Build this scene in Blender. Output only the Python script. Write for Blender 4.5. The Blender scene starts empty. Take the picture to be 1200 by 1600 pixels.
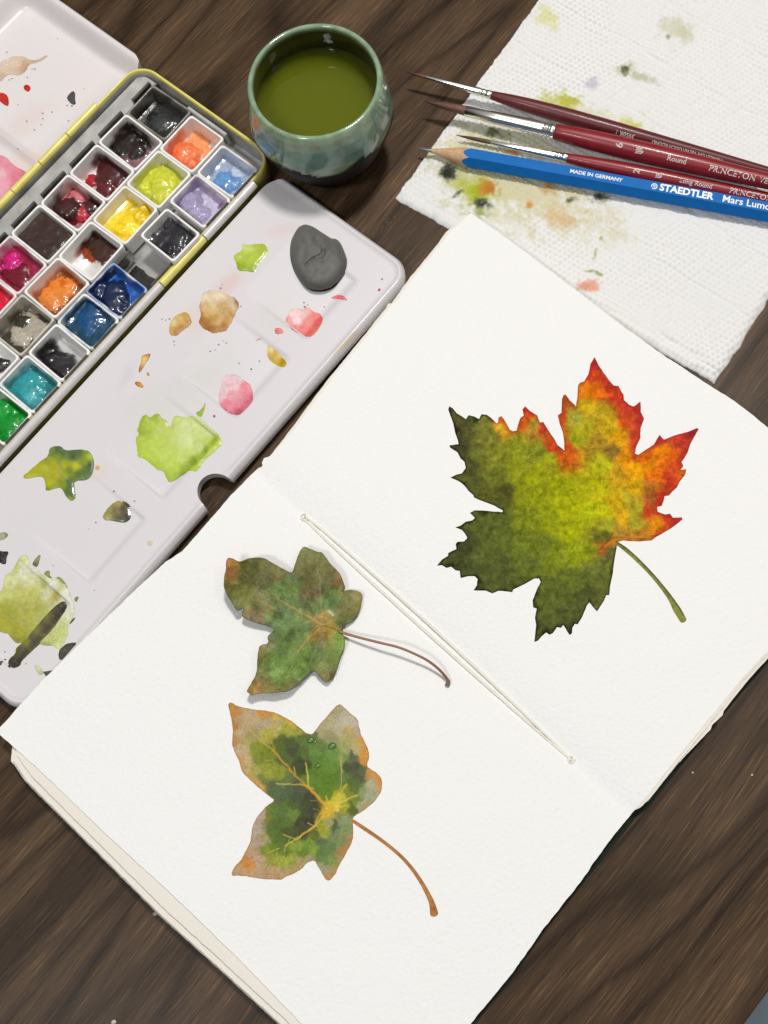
import bpy, math, random
import numpy as np
from mathutils import Vector, Matrix
from mathutils.geometry import delaunay_2d_cdt

random.seed(7)
rng = np.random.default_rng(7)
SC = bpy.context.scene
COL = SC.collection
MM = 0.001                                     # all builders below work in millimetres

# ------------------------------------------------------------------ camera
FPX, TILT, ROLL, HCAM = 1770.0, math.radians(16), math.radians(-16), 390.0
cam = bpy.data.cameras.new('camera')
cam.sensor_fit = 'VERTICAL'
cam.sensor_height = 36.0
cam.lens = FPX / 1600.0 * 36.0
cam.clip_start = 0.01
cam.clip_end = 20.0
camo = bpy.data.objects.new('camera', cam)
COL.objects.link(camo)
CR = Matrix.Rotation(TILT, 3, 'X') @ Matrix.Rotation(ROLL, 3, 'Z')
camo.matrix_world = Matrix.Translation((0, 0, HCAM * MM)) @ CR.to_4x4()
SC.camera = camo
CRN = np.array(CR)

# ------------------------------------------------------------------ world and lamps
W = bpy.data.worlds.new('World')
SC.world = W
W.use_nodes = True
wn, wl = W.node_tree.nodes, W.node_tree.links
bg = wn['Background']
tc = wn.new('ShaderNodeTexCoord')
sx = wn.new('ShaderNodeSeparateXYZ')
rp = wn.new('ShaderNodeValToRGB')
wl.new(tc.outputs['Generated'], sx.inputs[0])
wl.new(sx.outputs['Z'], rp.inputs[0])
rp.color_ramp.elements[0].position = 0.25      # dim room walls ...
rp.color_ramp.elements[0].color = (0.075, 0.066, 0.058, 1)
rp.color_ramp.elements[1].position = 0.90      # ... under a pale ceiling
rp.color_ramp.elements[1].color = (0.66, 0.65, 0.635, 1)
wl.new(rp.outputs[0], bg.inputs['Color'])
bg.inputs['Strength'].default_value = 0.50


def lamp(name, loc, watts, size, color):
    l = bpy.data.lights.new(name, 'AREA')
    l.shape = 'DISK'
    l.size = size
    l.energy = watts
    l.color = color
    o = bpy.data.objects.new(name, l)
    COL.objects.link(o)
    o.location = loc
    d = Vector((0.0, 0.11, 0.0)) - Vector(loc)
    o.rotation_euler = d.to_track_quat('-Z', 'Y').to_euler()


lamp('ceiling_lamp', (0.34, 0.52, 1.50), 16.2, 0.18, (1.0, 0.972, 0.935))
lamp('ceiling_lamp', (-0.62, -0.30, 1.45), 7.0, 0.22, (0.94, 0.975, 1.0))
lamp('ceiling_lamp', (0.85, 0.00, 1.50), 1.4, 0.26, (1.0, 0.93, 0.85))

SC.view_settings.view_transform = 'Standard'
SC.view_settings.look = 'None'
SC.view_settings.exposure = 0.06
SC.view_settings.gamma = 1.0

# ------------------------------------------------------------------ helpers


def P(x, y, z=0.0):
    """photo pixel(s) (1200x1600) onto the level z (mm) -> world mm"""
    x, y, z = np.broadcast_arrays(np.asarray(x, float), np.asarray(y, float), np.asarray(z, float))
    d = np.stack([(x - 600) / FPX, -(y - 800) / FPX, -np.ones_like(x)], -1) @ CRN.T
    s = (z - HCAM) / d[..., 2]
    return np.stack([d[..., 0] * s, d[..., 1] * s, z], -1)


def toPX(w):
    w = np.asarray(w, float)
    c = (w - np.array([0, 0, HCAM])) @ CRN
    return np.stack([600 + FPX * c[..., 0] / -c[..., 2], 800 - FPX * c[..., 1] / -c[..., 2]], -1)


def Zm(ox, oy, s, pts):
    return [(ox + p[0] / s, oy + p[1] / s) + tuple(p[2:]) for p in pts]


def lin(c):
    c = np.asarray(c, float) / 255.0
    return np.where(c <= 0.04045, c / 12.92, ((c + 0.055) / 1.055) ** 2.4)


def alb(c):
    """colour seen in good light -> base colour"""
    return np.minimum(lin(c) / 1.10, 0.9)


def _hash(ix, iy, seed):
    h = (ix.astype(np.int64) * 374761393 + iy.astype(np.int64) * 668265263 + seed * 1442695041) & 0xffffffff
    h = ((h ^ (h >> 13)) * 1274126177) & 0xffffffff
    return ((h ^ (h >> 16)) & 0xffff) / 65535.0


def vnoise(x, y, seed=0):
    x = np.asarray(x, float); y = np.asarray(y, float)
    ix, iy = np.floor(x), np.floor(y)
    fx, fy = x - ix, y - iy
    fx = fx * fx * (3 - 2 * fx); fy = fy * fy * (3 - 2 * fy)
    a = _hash(ix, iy, seed); b = _hash(ix + 1, iy, seed)
    c = _hash(ix, iy + 1, seed); d = _hash(ix + 1, iy + 1, seed)
    return (a * (1 - fx) + b * fx) * (1 - fy) + (c * (1 - fx) + d * fx) * fy


def fbm(x, y, scale, octv=3, seed=0):
    t, a, n = 0, 1.0, 0
    for i in range(octv):
        t = t + a * (vnoise(np.asarray(x) / scale, np.asarray(y) / scale, seed + i * 17) - 0.5)
        n += a; a *= 0.55; scale *= 0.47
    return t / n * 2.0                          # about -1..1


def tag(o, label=None, cat=None, group=None, kind=None):
    if label: o['label'] = label
    if cat: o['category'] = cat
    if group: o['group'] = group
    if kind: o['kind'] = kind
    return o


def thing(name, label, cat, loc, group=None):
    o = bpy.data.objects.new(name, None)
    o.empty_display_size = 0.01
    COL.objects.link(o)
    o.location = tuple(float(c) * MM for c in loc)
    return tag(o, label, cat, group)


def obj(name, verts, faces, mat, parent=None, colors=None, smooth=True, origin=None, sharp=None):
    """verts in world mm; joins as ONE mesh object, local to its parent (or to origin)"""
    V = np.asarray(verts, float).reshape(-1, 3) * MM
    q, base = parent, np.zeros(3)
    while q is not None:
        base = base + np.array(q.location); q = q.parent
    own = np.zeros(3)
    if parent is None:
        own = (np.array(origin, float) * MM) if origin is not None else \
            np.array([V[:, 0].mean(), V[:, 1].mean(), V[:, 2].min()])
    me = bpy.data.meshes.new(name)
    me.from_pydata((V - base - own).tolist(), [], [tuple(int(i) for i in f) for f in faces])
    if smooth:
        me.polygons.foreach_set('use_smooth', [True] * len(me.polygons))
    if colors is not None:
        at = me.color_attributes.new('Col', 'FLOAT_COLOR', 'POINT')
        c = np.ones((len(V), 4)); c[:, :3] = colors
        at.data.foreach_set('color', c.ravel())
    me.materials.append(mat)
    if smooth and sharp is not None:
        me.set_sharp_from_angle(angle=math.radians(sharp))
    me.update()
    o = bpy.data.objects.new(name, me)
    COL.objects.link(o)
    o.location = own
    if parent is not None:
        o.parent = parent
    return o


# ---- materials
def base_mat(name):
    m = bpy.data.materials.new(name)
    m.use_nodes = True
    n = m.node_tree.nodes
    return m, n, m.node_tree.links, n['Principled BSDF']


def add_bump(n, l, p, scale, strength, dist, detail=3, coords='Object', vec=None):
    t = n.new('ShaderNodeTexCoord')
    nz = n.new('ShaderNodeTexNoise')
    nz.inputs['Scale'].default_value = scale
    nz.inputs['Detail'].default_value = detail
    l.new(t.outputs[coords], nz.inputs['Vector'])
    b = n.new('ShaderNodeBump')
    b.inputs['Strength'].default_value = strength
    b.inputs['Distance'].default_value = dist
    l.new(nz.outputs['Fac'], b.inputs['Height'])
    l.new(b.outputs[0], p.inputs['Normal'])
    return nz


def plain(name, rgb, rough=0.5, metal=0.0, coat=0.0, bump=None, spec=0.5, vary=0.0, vscale=300.0):
    m, n, l, p = base_mat(name)
    p.inputs['Base Color'].default_value = (*rgb, 1)
    p.inputs['Roughness'].default_value = rough
    p.inputs['Metallic'].default_value = metal
    p.inputs['Coat Weight'].default_value = coat
    p.inputs['Coat Roughness'].default_value = 0.08
    p.inputs['Specular IOR Level'].default_value = spec
    if bump:
        add_bump(n, l, p, *bump)
    if vary:
        t = n.new('ShaderNodeTexCoord'); nz = n.new('ShaderNodeTexNoise')
        nz.inputs['Scale'].default_value = vscale; nz.inputs['Detail'].default_value = 4
        l.new(t.outputs['Object'], nz.inputs['Vector'])
        mr = n.new('ShaderNodeMapRange')
        mr.inputs['From Min'].default_value = 0.3; mr.inputs['From Max'].default_value = 0.7
        mr.inputs['To Min'].default_value = 1 - vary; mr.inputs['To Max'].default_value = 1 + vary
        l.new(nz.outputs['Fac'], mr.inputs['Value'])
        mx = n.new('ShaderNodeVectorMath'); mx.operation = 'SCALE'
        mx.inputs[0].default_value = rgb
        l.new(mr.outputs[0], mx.inputs['Scale'])
        l.new(mx.outputs[0], p.inputs['Base Color'])
    return m


def vcol(name, rough=0.5, coat=0.0, bump=None, grain=0.0, gscale=2500.0, spec=0.5, sss=0.0, coat_rough=0.06):
    """pigment comes from the mesh's own colour attribute; grain is fine mottling"""
    m, n, l, p = base_mat(name)
    a = n.new('ShaderNodeAttribute'); a.attribute_name = 'Col'
    src = a.outputs['Color']
    if grain:
        t = n.new('ShaderNodeTexCoord'); nz = n.new('ShaderNodeTexNoise')
        nz.inputs['Scale'].default_value = gscale; nz.inputs['Detail'].default_value = 3
        l.new(t.outputs['Object'], nz.inputs['Vector'])
        mr = n.new('ShaderNodeMapRange')
        mr.inputs['From Min'].default_value = 0.3; mr.inputs['From Max'].default_value = 0.7
        mr.inputs['To Min'].default_value = 1 - grain; mr.inputs['To Max'].default_value = 1 + grain
        l.new(nz.outputs['Fac'], mr.inputs['Value'])
        mx = n.new('ShaderNodeVectorMath'); mx.operation = 'SCALE'
        l.new(src, mx.inputs[0]); l.new(mr.outputs[0], mx.inputs['Scale'])
        src = mx.outputs[0]
    l.new(src, p.inputs['Base Color'])
    p.inputs['Roughness'].default_value = rough
    p.inputs['Coat Weight'].default_value = coat
    p.inputs['Coat Roughness'].default_value = coat_rough
    p.inputs['Specular IOR Level'].default_value = spec
    if sss:
        p.inputs['Subsurface Weight'].default_value = sss
        p.inputs['Subsurface Radius'].default_value = (0.002, 0.002, 0.001)
    if bump:
        add_bump(n, l, p, *bump)
    return m


def wood_mat():
    m, n, l, p = base_mat('dark_wood')
    t = n.new('ShaderNodeTexCoord')

    def mapped(rot, sc):
        mp = n.new('ShaderNodeMapping'); mp.vector_type = 'TEXTURE'
        mp.inputs['Rotation'].default_value = (0, 0, math.radians(rot))
        mp.inputs['Scale'].default_value = sc
        l.new(t.outputs['Object'], mp.inputs['Vector'])
        return mp.outputs[0]

    def noise(vec, scale, det, dist=0.0, rough=0.55):
        z = n.new('ShaderNodeTexNoise')
        z.inputs['Scale'].default_value = scale; z.inputs['Detail'].default_value = det
        z.inputs['Distortion'].default_value = dist; z.inputs['Roughness'].default_value = rough
        l.new(vec, z.inputs['Vector'])
        return z.outputs['Fac']

    def ramp(f, els):
        r = n.new('ShaderNodeValToRGB')
        e = r.color_ramp.elements
        e[0].position, e[0].color = els[0][0], (*els[0][1], 1)
        e[1].position, e[1].color = els[-1][0], (*els[-1][1], 1)
        for q, c in els[1:-1]:
            x = e.new(q); x.color = (*c, 1)
        l.new(f, r.inputs[0])
        return r.outputs[0]

    def mix(kind, fac, a, b):
        x = n.new('ShaderNodeMix'); x.data_type = 'RGBA'; x.blend_type = kind
        if isinstance(fac, float): x.inputs['Factor'].default_value = fac
        else: l.new(fac, x.inputs['Factor'])
        l.new(a, x.inputs['A']); l.new(b, x.inputs['B'])
        return x.outputs['Result']

    def math_(op, a, b=None):
        x = n.new('ShaderNodeMath'); x.operation = op
        for k, v in enumerate((a, b)):
            if v is None: continue
            if isinstance(v, (int, float)): x.inputs[k].default_value = v
            else: l.new(v, x.inputs[k])
        return x.outputs[0]

    # grain coordinates: x along the grain, y across it, gently wandering
    v0 = mapped(35, (1, 1, 1))
    se = n.new('ShaderNodeSeparateXYZ'); l.new(v0, se.inputs[0])
    lowv = mapped(35, (5.0, 1, 1))
    yy = math_('ADD', se.outputs[1], math_('MULTIPLY', math_('SUBTRACT', noise(lowv, 17.0, 2), 0.5), 0.024))

    def stretched(k):
        cx = n.new('ShaderNodeCombineXYZ')
        l.new(math_('DIVIDE', se.outputs[0], k), cx.inputs[0]); l.new(yy, cx.inputs[1])
        return cx.outputs[0]

    band = noise(stretched(14.0), 34.0, 4, 0.2, 0.62)
    c = ramp(band, [(0.30, (0.028, 0.0165, 0.0092)), (0.43, (0.053, 0.0320, 0.0180)),
                    (0.55, (0.077, 0.0480, 0.0275)), (0.74, (0.108, 0.0700, 0.0405))])
    ring = math_('SINE', math_('MULTIPLY', noise(stretched(8.0), 15.0, 2, 0.0, 0.45), 85.0))
    vein = ramp(math_('MULTIPLY', math_('ADD', ring, 1.0), 0.5), [(0.0, (0.34, 0.32, 0.30)), (0.05, (0.55, 0.53, 0.51)), (0.30, (0.92, 0.92, 0.91)), (1.0, (1.16, 1.14, 1.12))])
    c = mix('MULTIPLY', 0.72, c, vein)
    fib2 = noise(stretched(32.0), 420.0, 3, 0.0)
    fr2 = ramp(fib2, [(0.3, (0.88, 0.87, 0.86)), (0.7, (1.14, 1.13, 1.12))])
    c = mix('MULTIPLY', 0.9, c, fr2)
    fib = noise(stretched(30.0), 1500.0, 3, 0.0, 0.7)
    fr = ramp(fib, [(0.28, (0.26, 0.24, 0.22)), (0.42, (0.82, 0.80, 0.78)), (0.57, (1.08, 1.06, 1.02)), (0.70, (2.3, 2.15, 1.92))])
    c = mix('MULTIPLY', 0.95, c, fr)
    l.new(c, p.inputs['Base Color'])
    p.inputs['Roughness'].default_value = 0.38
    p.inputs['Specular IOR Level'].default_value = 0.13
    b = n.new('ShaderNodeBump'); b.inputs['Strength'].default_value = 0.35
    b.inputs['Distance'].default_value = 0.00012
    l.new(fib, b.inputs['Height']); l.new(b.outputs[0], p.inputs['Normal'])
    return m


def water_mat():
    """murky paint water: a glossy skin over an absorbing, scattering body"""
    m, n, l, p = base_mat('murky_paint_water')
    out = n['Material Output']
    n.remove(p)
    tr = n.new('ShaderNodeBsdfTransparent'); gl = n.new('ShaderNodeBsdfGlossy')
    gl.inputs['Roughness'].default_value = 0.03
    fr = n.new('ShaderNodeFresnel'); fr.inputs['IOR'].default_value = 1.33
    mx = n.new('ShaderNodeMixShader')
    l.new(fr.outputs[0], mx.inputs[0]); l.new(tr.outputs[0], mx.inputs[1]); l.new(gl.outputs[0], mx.inputs[2])
    l.new(mx.outputs[0], out.inputs['Surface'])
    pv = n.new('ShaderNodeVolumePrincipled')
    pv.inputs['Color'].default_value = (0.74, 0.86, 0.05, 1)
    pv.inputs['Density'].default_value = 105.0
    l.new(pv.outputs[0], out.inputs['Volume'])
    return m


M_PAPER = plain('watercolour_paper', (0.815, 0.808, 0.795), 0.9, bump=(750.0, 0.6, 0.0006, 4), spec=0.15)
M_EDGE = plain('paper_edge', (0.74, 0.70, 0.63), 0.9, bump=(700.0, 0.3, 0.0004, 4), spec=0.15)
M_PAINTED = vcol('watercolour_on_paper', 0.85, grain=0.17, gscale=1900.0, bump=(900.0, 0.2, 0.0004, 4), spec=0.06)
M_LEAF = vcol('dry_leaf', 0.5, grain=0.2, gscale=1900.0, bump=(700.0, 0.35, 0.0005, 5), spec=0.22)
M_ENAMEL = vcol('white_enamel', 0.30, coat=0.15, spec=0.45, coat_rough=0.12)
M_GEL = vcol('wet_paint', 0.34, coat=0.25, bump=(260.0, 0.12, 0.0005, 2), grain=0.07, gscale=700.0)
M_WASH = vcol('dried_wash', 0.38, coat=0.15, grain=0.10, gscale=900.0)
M_PANPAINT = vcol('pan_paint', 0.30, coat=0.4, bump=(160.0, 0.06, 0.0006, 2), grain=0.16, gscale=900.0, coat_rough=0.05, spec=0.35)
M_PAN = vcol('pan_plastic', 0.32, coat=0.1)
M_YELLOW = plain('yellow_enamel', tuple(alb((232, 221, 120))), 0.32, coat=0.25, vary=0.10, vscale=180.0)
M_METAL = plain('grey_tin', (0.47, 0.465, 0.45), 0.42, metal=0.35, vary=0.25, vscale=120.0, bump=(260.0, 0.1, 0.0004, 3))
M_CLIP = plain('dark_spring_steel', (0.20, 0.19, 0.175), 0.33, metal=0.85, vary=0.35, vscale=240.0)
M_WHITE_TUBE = plain('white_hinge_enamel', tuple(alb((214, 210, 208))), 0.25, coat=0.4, vary=0.05)
M_BLACKSTAIN = vcol('dark_stain', 0.18, coat=0.6)
M_TOWEL = vcol('paper_towel', 0.95, spec=0.1, bump=(2600.0, 0.3, 0.0003, 3))
M_THREAD = plain('waxed_linen_thread', tuple(alb((240, 236, 222))), 0.6, bump=(3000.0, 0.4, 0.0003, 2))
M_STEM = vcol('leaf_stem', 0.5)
M_COVER = plain('dark_green_cover', (0.012, 0.018, 0.014), 0.75, bump=(1500.0, 0.3, 0.0003, 3), spec=0.12)
M_ERASER = vcol('kneaded_putty', 0.62, bump=(420.0, 0.28, 0.0009, 4), spec=0.3, grain=0.06, gscale=500.0)
M_CERAMIC = vcol('celadon_glaze', 0.14, coat=0.3, bump=(90.0, 0.12, 0.001, 3), grain=0.22, gscale=260.0)
M_CUPBASE = vcol('dark_stoneware', 0.6, spec=0.2, grain=0.3, gscale=300.0)
M_WATER = water_mat()
M_FERRULE = plain('nickel_ferrule', (0.86, 0.84, 0.80), 0.24, metal=1.0)
M_BRISTLE = vcol('brush_hair', 0.5, bump=(2200.0, 0.5, 0.0004, 2), grain=0.3, gscale=1800.0)
M_RED = plain('red_lacquer', tuple(alb((138, 28, 36))), 0.38, coat=0.12, spec=0.4, vary=0.10, vscale=160.0)
M_MAROON = plain('maroon_lacquer', tuple(alb((98, 32, 36))), 0.40, coat=0.08, spec=0.35, vary=0.12, vscale=160.0)
M_BLUE = plain('blue_lacquer', tuple(alb((14, 106, 184))), 0.48, coat=0.0, spec=0.12, vary=0.05, vscale=200.0)
M_PWOOD = plain('cedar_wood', tuple(alb((205, 165, 125))), 0.65, vary=0.18, vscale=700.0)
M_LEAD = plain('graphite', (0.20, 0.20, 0.205), 0.35, metal=0.35)
M_SILVERINK = plain('silver_print', (0.62, 0.57, 0.53), 0.45)
M_WHITEINK = plain('white_print', (0.86, 0.88, 0.90), 0.5)
M_TABLE = wood_mat()
M_FLOOR = plain('blue_grey_floor', (0.17, 0.22, 0.26), 0.7, vary=0.25, vscale=14.0)
M_CRUMB = plain('crumb', (0.55, 0.48, 0.36), 0.8)


# ---- geometry helpers
def inside(poly, pts):
    poly = np.asarray(poly); x, y = pts[:, 0], pts[:, 1]
    r = np.zeros(len(pts), bool)
    n = len(poly)
    for i in range(n):
        x1, y1 = poly[i]; x2, y2 = poly[(i + 1) % n]
        if y1 == y2: continue
        c = ((y1 > y) != (y2 > y)) & (x < (x2 - x1) * (y - y1) / (y2 - y1) + x1)
        r ^= c
    return r


def sstep(a, b, x):
    t = np.clip((x - a) / (b - a), 0, 1)
    return t * t * (3 - 2 * t)


def edge_dist(poly, pts, closed=True):
    poly = np.asarray(poly, float)
    best = np.full(len(pts), 1e9)
    n = len(poly)
    for i in range(n if closed else n - 1):
        a, b = poly[i], poly[(i + 1) % n]
        ab = b - a
        t = np.clip(((pts - a) @ ab) / max(ab @ ab, 1e-12), 0, 1)
        d = np.hypot(*(pts - a - t[:, None] * ab).T)
        best = np.minimum(best, d)
    return best


def resample(poly, step, closed=True, amp=0.0, seed=0, scale=None):
    poly = [np.array(p[:2], float) for p in poly]
    out = []
    n = len(poly)
    for i in range(n if closed else n - 1):
        a, b = poly[i], poly[(i + 1) % n]
        k = max(1, int(round(np.hypot(*(b - a)) / step)))
        for j in range(k):
            out.append(a + (b - a) * j / k)
    if not closed: out.append(poly[-1])
    out = np.array(out)
    if amp:
        sc = scale or step * 2.5
        d = np.stack([fbm(out[:, 0], out[:, 1], sc, 3, seed), fbm(out[:, 0], out[:, 1], sc, 3, seed + 50)], -1)
        out = out + d * amp
    return out


def smooth_poly(poly, it=1):
    p = np.array([q[:2] for q in poly], float)
    for _ in range(it):
        q = np.roll(p, -1, 0)
        p = np.stack([0.75 * p + 0.25 * q, 0.25 * p + 0.75 * q], 1).reshape(-1, 2)
    return p


def fill(poly, step, jitter=0.18, insets=()):
    """triangulated sheet: outline + interior grid (2-D)"""
    poly = np.asarray(poly, float)
    lo, hi = poly.min(0), poly.max(0)
    gx = np.arange(lo[0] + step / 2, hi[0], step)
    gy = np.arange(lo[1] + step / 2, hi[1], step)
    g = np.stack(np.meshgrid(gx, gy), -1).reshape(-1, 2)
    g = g + rng.uniform(-jitter, jitter, g.shape) * step
    g = g[inside(poly, g)]
    if len(g):
        g = g[edge_dist(poly, g) > step * 0.45]
    if insets:
        t_ = np.roll(poly, -1, 0) - np.roll(poly, 1, 0)
        t_ /= np.maximum(np.linalg.norm(t_, axis=1, keepdims=True), 1e-9)
        ar_ = np.sum(poly[:, 0] * np.roll(poly[:, 1], -1) - np.roll(poly[:, 0], -1) * poly[:, 1])
        nn_ = np.stack([-t_[:, 1], t_[:, 0]], -1) * (1 if ar_ > 0 else -1)
        ex = []
        for d_ in insets:
            q_ = poly + nn_ * d_
            q_ = q_[inside(poly, q_)]
            ex.append(q_[edge_dist(poly, q_) > d_ * 0.9])
        ex = np.concatenate(ex)
        g = g[edge_dist(poly, g) > max(insets) + step * 0.3]
        g = np.concatenate([g, ex])
    pts = np.concatenate([poly, g]) if len(g) else poly
    n = len(poly)
    vs, es, fs, ov, oe, of = delaunay_2d_cdt([Vector(p) for p in pts.tolist()],
                                             [(i, (i + 1) % n) for i in range(n)], [], 1, 1e-7)
    V = np.array([(v.x, v.y) for v in vs])
    F = [tuple(f) for f in fs]
    # map outline order (for the skirt)
    idx = [-1] * n
    for i, o in enumerate(ov):
        for k in o:
            if k < n: idx[k] = i
    idx = [i for i in idx if i >= 0]
    out = []
    for f in F:
        a, b, c = V[f[0]], V[f[1]], V[f[2]]
        if (b[0] - a[0]) * (c[1] - a[1]) - (b[1] - a[1]) * (c[0] - a[0]) < 0: f = f[::-1]
        out.append(f)
    return V, out, idx


def slab(V3, F, loop, drop):
    """closes a top sheet with a skirt and an underside; drop = thickness (or per-vertex bottom z array)"""
    n = len(V3)
    B = V3.copy()
    B[:, 2] = drop if isinstance(drop, np.ndarray) else V3[:, 2] - drop
    F2 = list(F) + [tuple(i + n for i in f[::-1]) for f in F]
    m = len(loop)
    ar = sum(V3[loop[i]][0] * V3[loop[(i + 1) % m]][1] - V3[loop[(i + 1) % m]][0] * V3[loop[i]][1] for i in range(m))
    L = loop if ar > 0 else loop[::-1]
    for i in range(m):
        a, b = L[i], L[(i + 1) % m]
        F2.append((a, a + n, b + n, b))
    return np.concatenate([V3, B]), F2


def idw(pts, ctrl, power=3.6, warp=0.0, seed=0, wscale=40):
    q = pts.copy()
    if warp:
        q = q + warp * np.stack([fbm(pts[:, 0], pts[:, 1], wscale, 3, seed), fbm(pts[:, 0], pts[:, 1], wscale, 3, seed + 31)], -1)
    num = np.zeros((len(pts), 3)); den = np.zeros(len(pts))
    for c in ctrl:
        d2 = (q[:, 0] - c[0]) ** 2 + (q[:, 1] - c[1]) ** 2 + 6.0
        w = d2 ** (-power / 2)
        num += w[:, None] * alb(c[2:5]); den += w
    return num / den[:, None]


def strokes(pts, col, lines, seed=3):
    wob = 1.6
    q = pts + wob * np.stack([fbm(pts[:, 0], pts[:, 1], 9, 2, seed), fbm(pts[:, 0], pts[:, 1], 9, 2, seed + 9)], -1)
    for pl, w, c, op in lines:
        d = edge_dist(np.array([p[:2] for p in pl]), q, closed=False)
        pl0, pl1 = np.array(pl[0][:2]), np.array(pl[-1][:2])
        a = np.clip(1.35 - d / (w * 0.5), 0, 1) * op
        col = col * (1 - a[:, None]) + alb(c) * a[:, None]
    return col


def tube(path, radii, seg=10, cap=True):
    path = np.asarray(path, float); n = len(path)
    radii = np.broadcast_to(np.asarray(radii, float), (n,))
    V, F = [], []
    up = np.array([0, 0, 1.0])
    for i in range(n):
        t = path[min(i + 1, n - 1)] - path[max(i - 1, 0)]
        t = t / np.linalg.norm(t)
        s = np.cross(t, up); s = s / max(np.linalg.norm(s), 1e-6)
        u = np.cross(s, t)
        for k in range(seg):
            a = 2 * math.pi * k / seg
            V.append(path[i] + radii[i] * (math.cos(a) * s + math.sin(a) * u))
    for i in range(n - 1):
        for k in range(seg):
            k2 = (k + 1) % seg
            F.append((i * seg + k, i * seg + k2, (i + 1) * seg + k2, (i + 1) * seg + k))
    if cap:
        F.append(tuple(range(seg))[::-1]); F.append(tuple((n - 1) * seg + k for k in range(seg)))
    return np.array(V), F


def bez(pts, n=40):
    """Catmull-Rom through points (any dimension)"""
    p = np.array(pts, float)
    p = np.concatenate([[2 * p[0] - p[1]], p, [2 * p[-1] - p[-2]]])
    out = []
    m = len(p) - 3
    for i in range(m):
        k = max(2, n // m)
        for j in range(k):
            t = j / k
            a, b, c, d = p[i:i + 4]
            out.append(0.5 * ((2 * b) + (c - a) * t + (2 * a - 5 * b + 4 * c - d) * t * t + (3 * b - a - 3 * c + d) * t ** 3))
    out.append(p[-2])
    return np.array(out)


# palette frame: u runs along the paint box (towards upper right), v across it (towards lower right)
UA = math.radians(35.0)
UD = np.array([math.cos(UA), math.sin(UA)])
VD = np.array([math.sin(UA), -math.cos(UA)])
UO = np.array([-11.99, 248.61])


def UV(u, v, z):
    u, v, z = np.broadcast_arrays(np.asarray(u, float), np.asarray(v, float), np.asarray(z, float))
    w = UO + u[..., None] * UD + v[..., None] * VD
    return np.concatenate([w, z[..., None]], -1)


def toUV(xy):
    q = np.asarray(xy)[..., :2] - UO
    return np.stack([q @ UD, q @ VD], -1)


def rrect(u0, u1, v0, v1, r, n=8, cut=()):
    """rounded rectangle outline in uv, counter-clockwise in (u,v)"""
    pts = []
    for cu, cv, a0, key in ((u1 - r, v1 - r, 0, 'a'), (u0 + r, v1 - r, 90, 'b'), (u0 + r, v0 + r, 180, 'c'), (u1 - r, v0 + r, 270, 'd')):
        for k in range(n + 1):
            a = math.radians(a0 + 90 * k / n)
            pts.append((cu + r * math.cos(a), cv + r * math.sin(a)))
    return np.array(pts)


def uvbox(u0, u1, v0, v1, z0, z1, bev=0.15):
    """box with a bevelled top in the palette frame"""
    ring = lambda d, z: UV(np.array([u0 + d, u1 - d, u1 - d, u0 + d]), np.array([v0 + d, v0 + d, v1 - d, v1 - d]), z)
    V = np.concatenate([ring(0, z0), ring(0, z1 - bev), ring(bev, z1)])
    F = []
    for k in range(2):
        for i in range(4):
            j = (i + 1) % 4
            F.append((k * 4 + i, k * 4 + i + 4, k * 4 + j + 4, k * 4 + j))
    F.append((8, 11, 10, 9)); F.append((0, 1, 2, 3))
    return V, F


# ------------------------------------------------------------------ table and floor
ed0, ed1 = P(1165, 1600, 0)[:2], P(1200, 1553, 0)[:2]
ed = (ed1 - ed0) / np.linalg.norm(ed1 - ed0)
nrm = np.array([-ed[1], ed[0]])                # into the table
if nrm @ (np.array([0, 110.0]) - ed0) < 0: nrm = -nrm
TP = [ed0 - ed * 500, ed0 + ed * 700, ed0 + ed * 700 + nrm * 800, ed0 - ed * 500 + nrm * 800]
tv, tf = [], []
for dz, ins in ((-28, 0), (-1.5, 0), (-0.5, 0.4), (0, 1.5)):
    c = sum(TP) / 4
    for p in TP:
        q = p + (c - p) / np.linalg.norm(c - p) * ins * 1.4
        tv.append((q[0], q[1], dz))
for k in range(3):
    for i in range(4):
        j = (i + 1) % 4
        tf.append((k * 4 + i, k * 4 + j, k * 4 + j + 4, k * 4 + i + 4))
tf.append((12, 13, 14, 15)); tf.append((3, 2, 1, 0))
tag(obj('wooden_table', tv, tf, M_TABLE, smooth=False, origin=(0, 0, 0)),
    'dark brown wooden table top with streaky grain, under all the painting things', 'table')
fl = 3000
tag(obj('floor', [(-fl, -fl, -740), (fl, -fl, -740), (fl, fl, -740), (-fl, fl, -740)], [(0, 1, 2, 3)], M_FLOOR, smooth=False),
    'blue grey floor seen past the corner of the table', 'floor', kind='structure')

# ------------------------------------------------------------------ paper towel
tA, tD = P(618, 308, 1.5)[:2], P(1118, 598, 1.5)[:2]
tB = P(845, -5, 1.5)[:2]
ta = tD - tA; LA = np.linalg.norm(ta); ta /= LA
tb = tB - tA; tb /= np.linalg.norm(tb)
tc_ = P(1200, 470, 1.5)[:2] - tD; tc_ /= np.linalg.norm(tc_)
LB = 172.0
NA, NB = int(LA / 0.46), int(LB / 0.46)
gs, gt = np.meshgrid(np.linspace(0, 1, NA + 1), np.linspace(0, LB, NB + 1))
gs, gt = gs.ravel(), gt.ravel()
dirs = tb[None] * (1 - gs[:, None]) + tc_[None] * gs[:, None]
dirs = dirs / np.linalg.norm(dirs, axis=1, keepdims=True)
xy = tA + gs[:, None] * LA * ta + gt[:, None] * dirs
ewob = np.clip(1 - np.minimum(np.minimum(gs, 1 - gs) * LA, gt) / 4.0, 0, 1)
xy = xy + ewob[:, None] * np.stack([fbm(xy[:, 0], xy[:, 1], 5, 3, 4), fbm(xy[:, 0], xy[:, 1], 5, 3, 8)], -1) * 0.8
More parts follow.
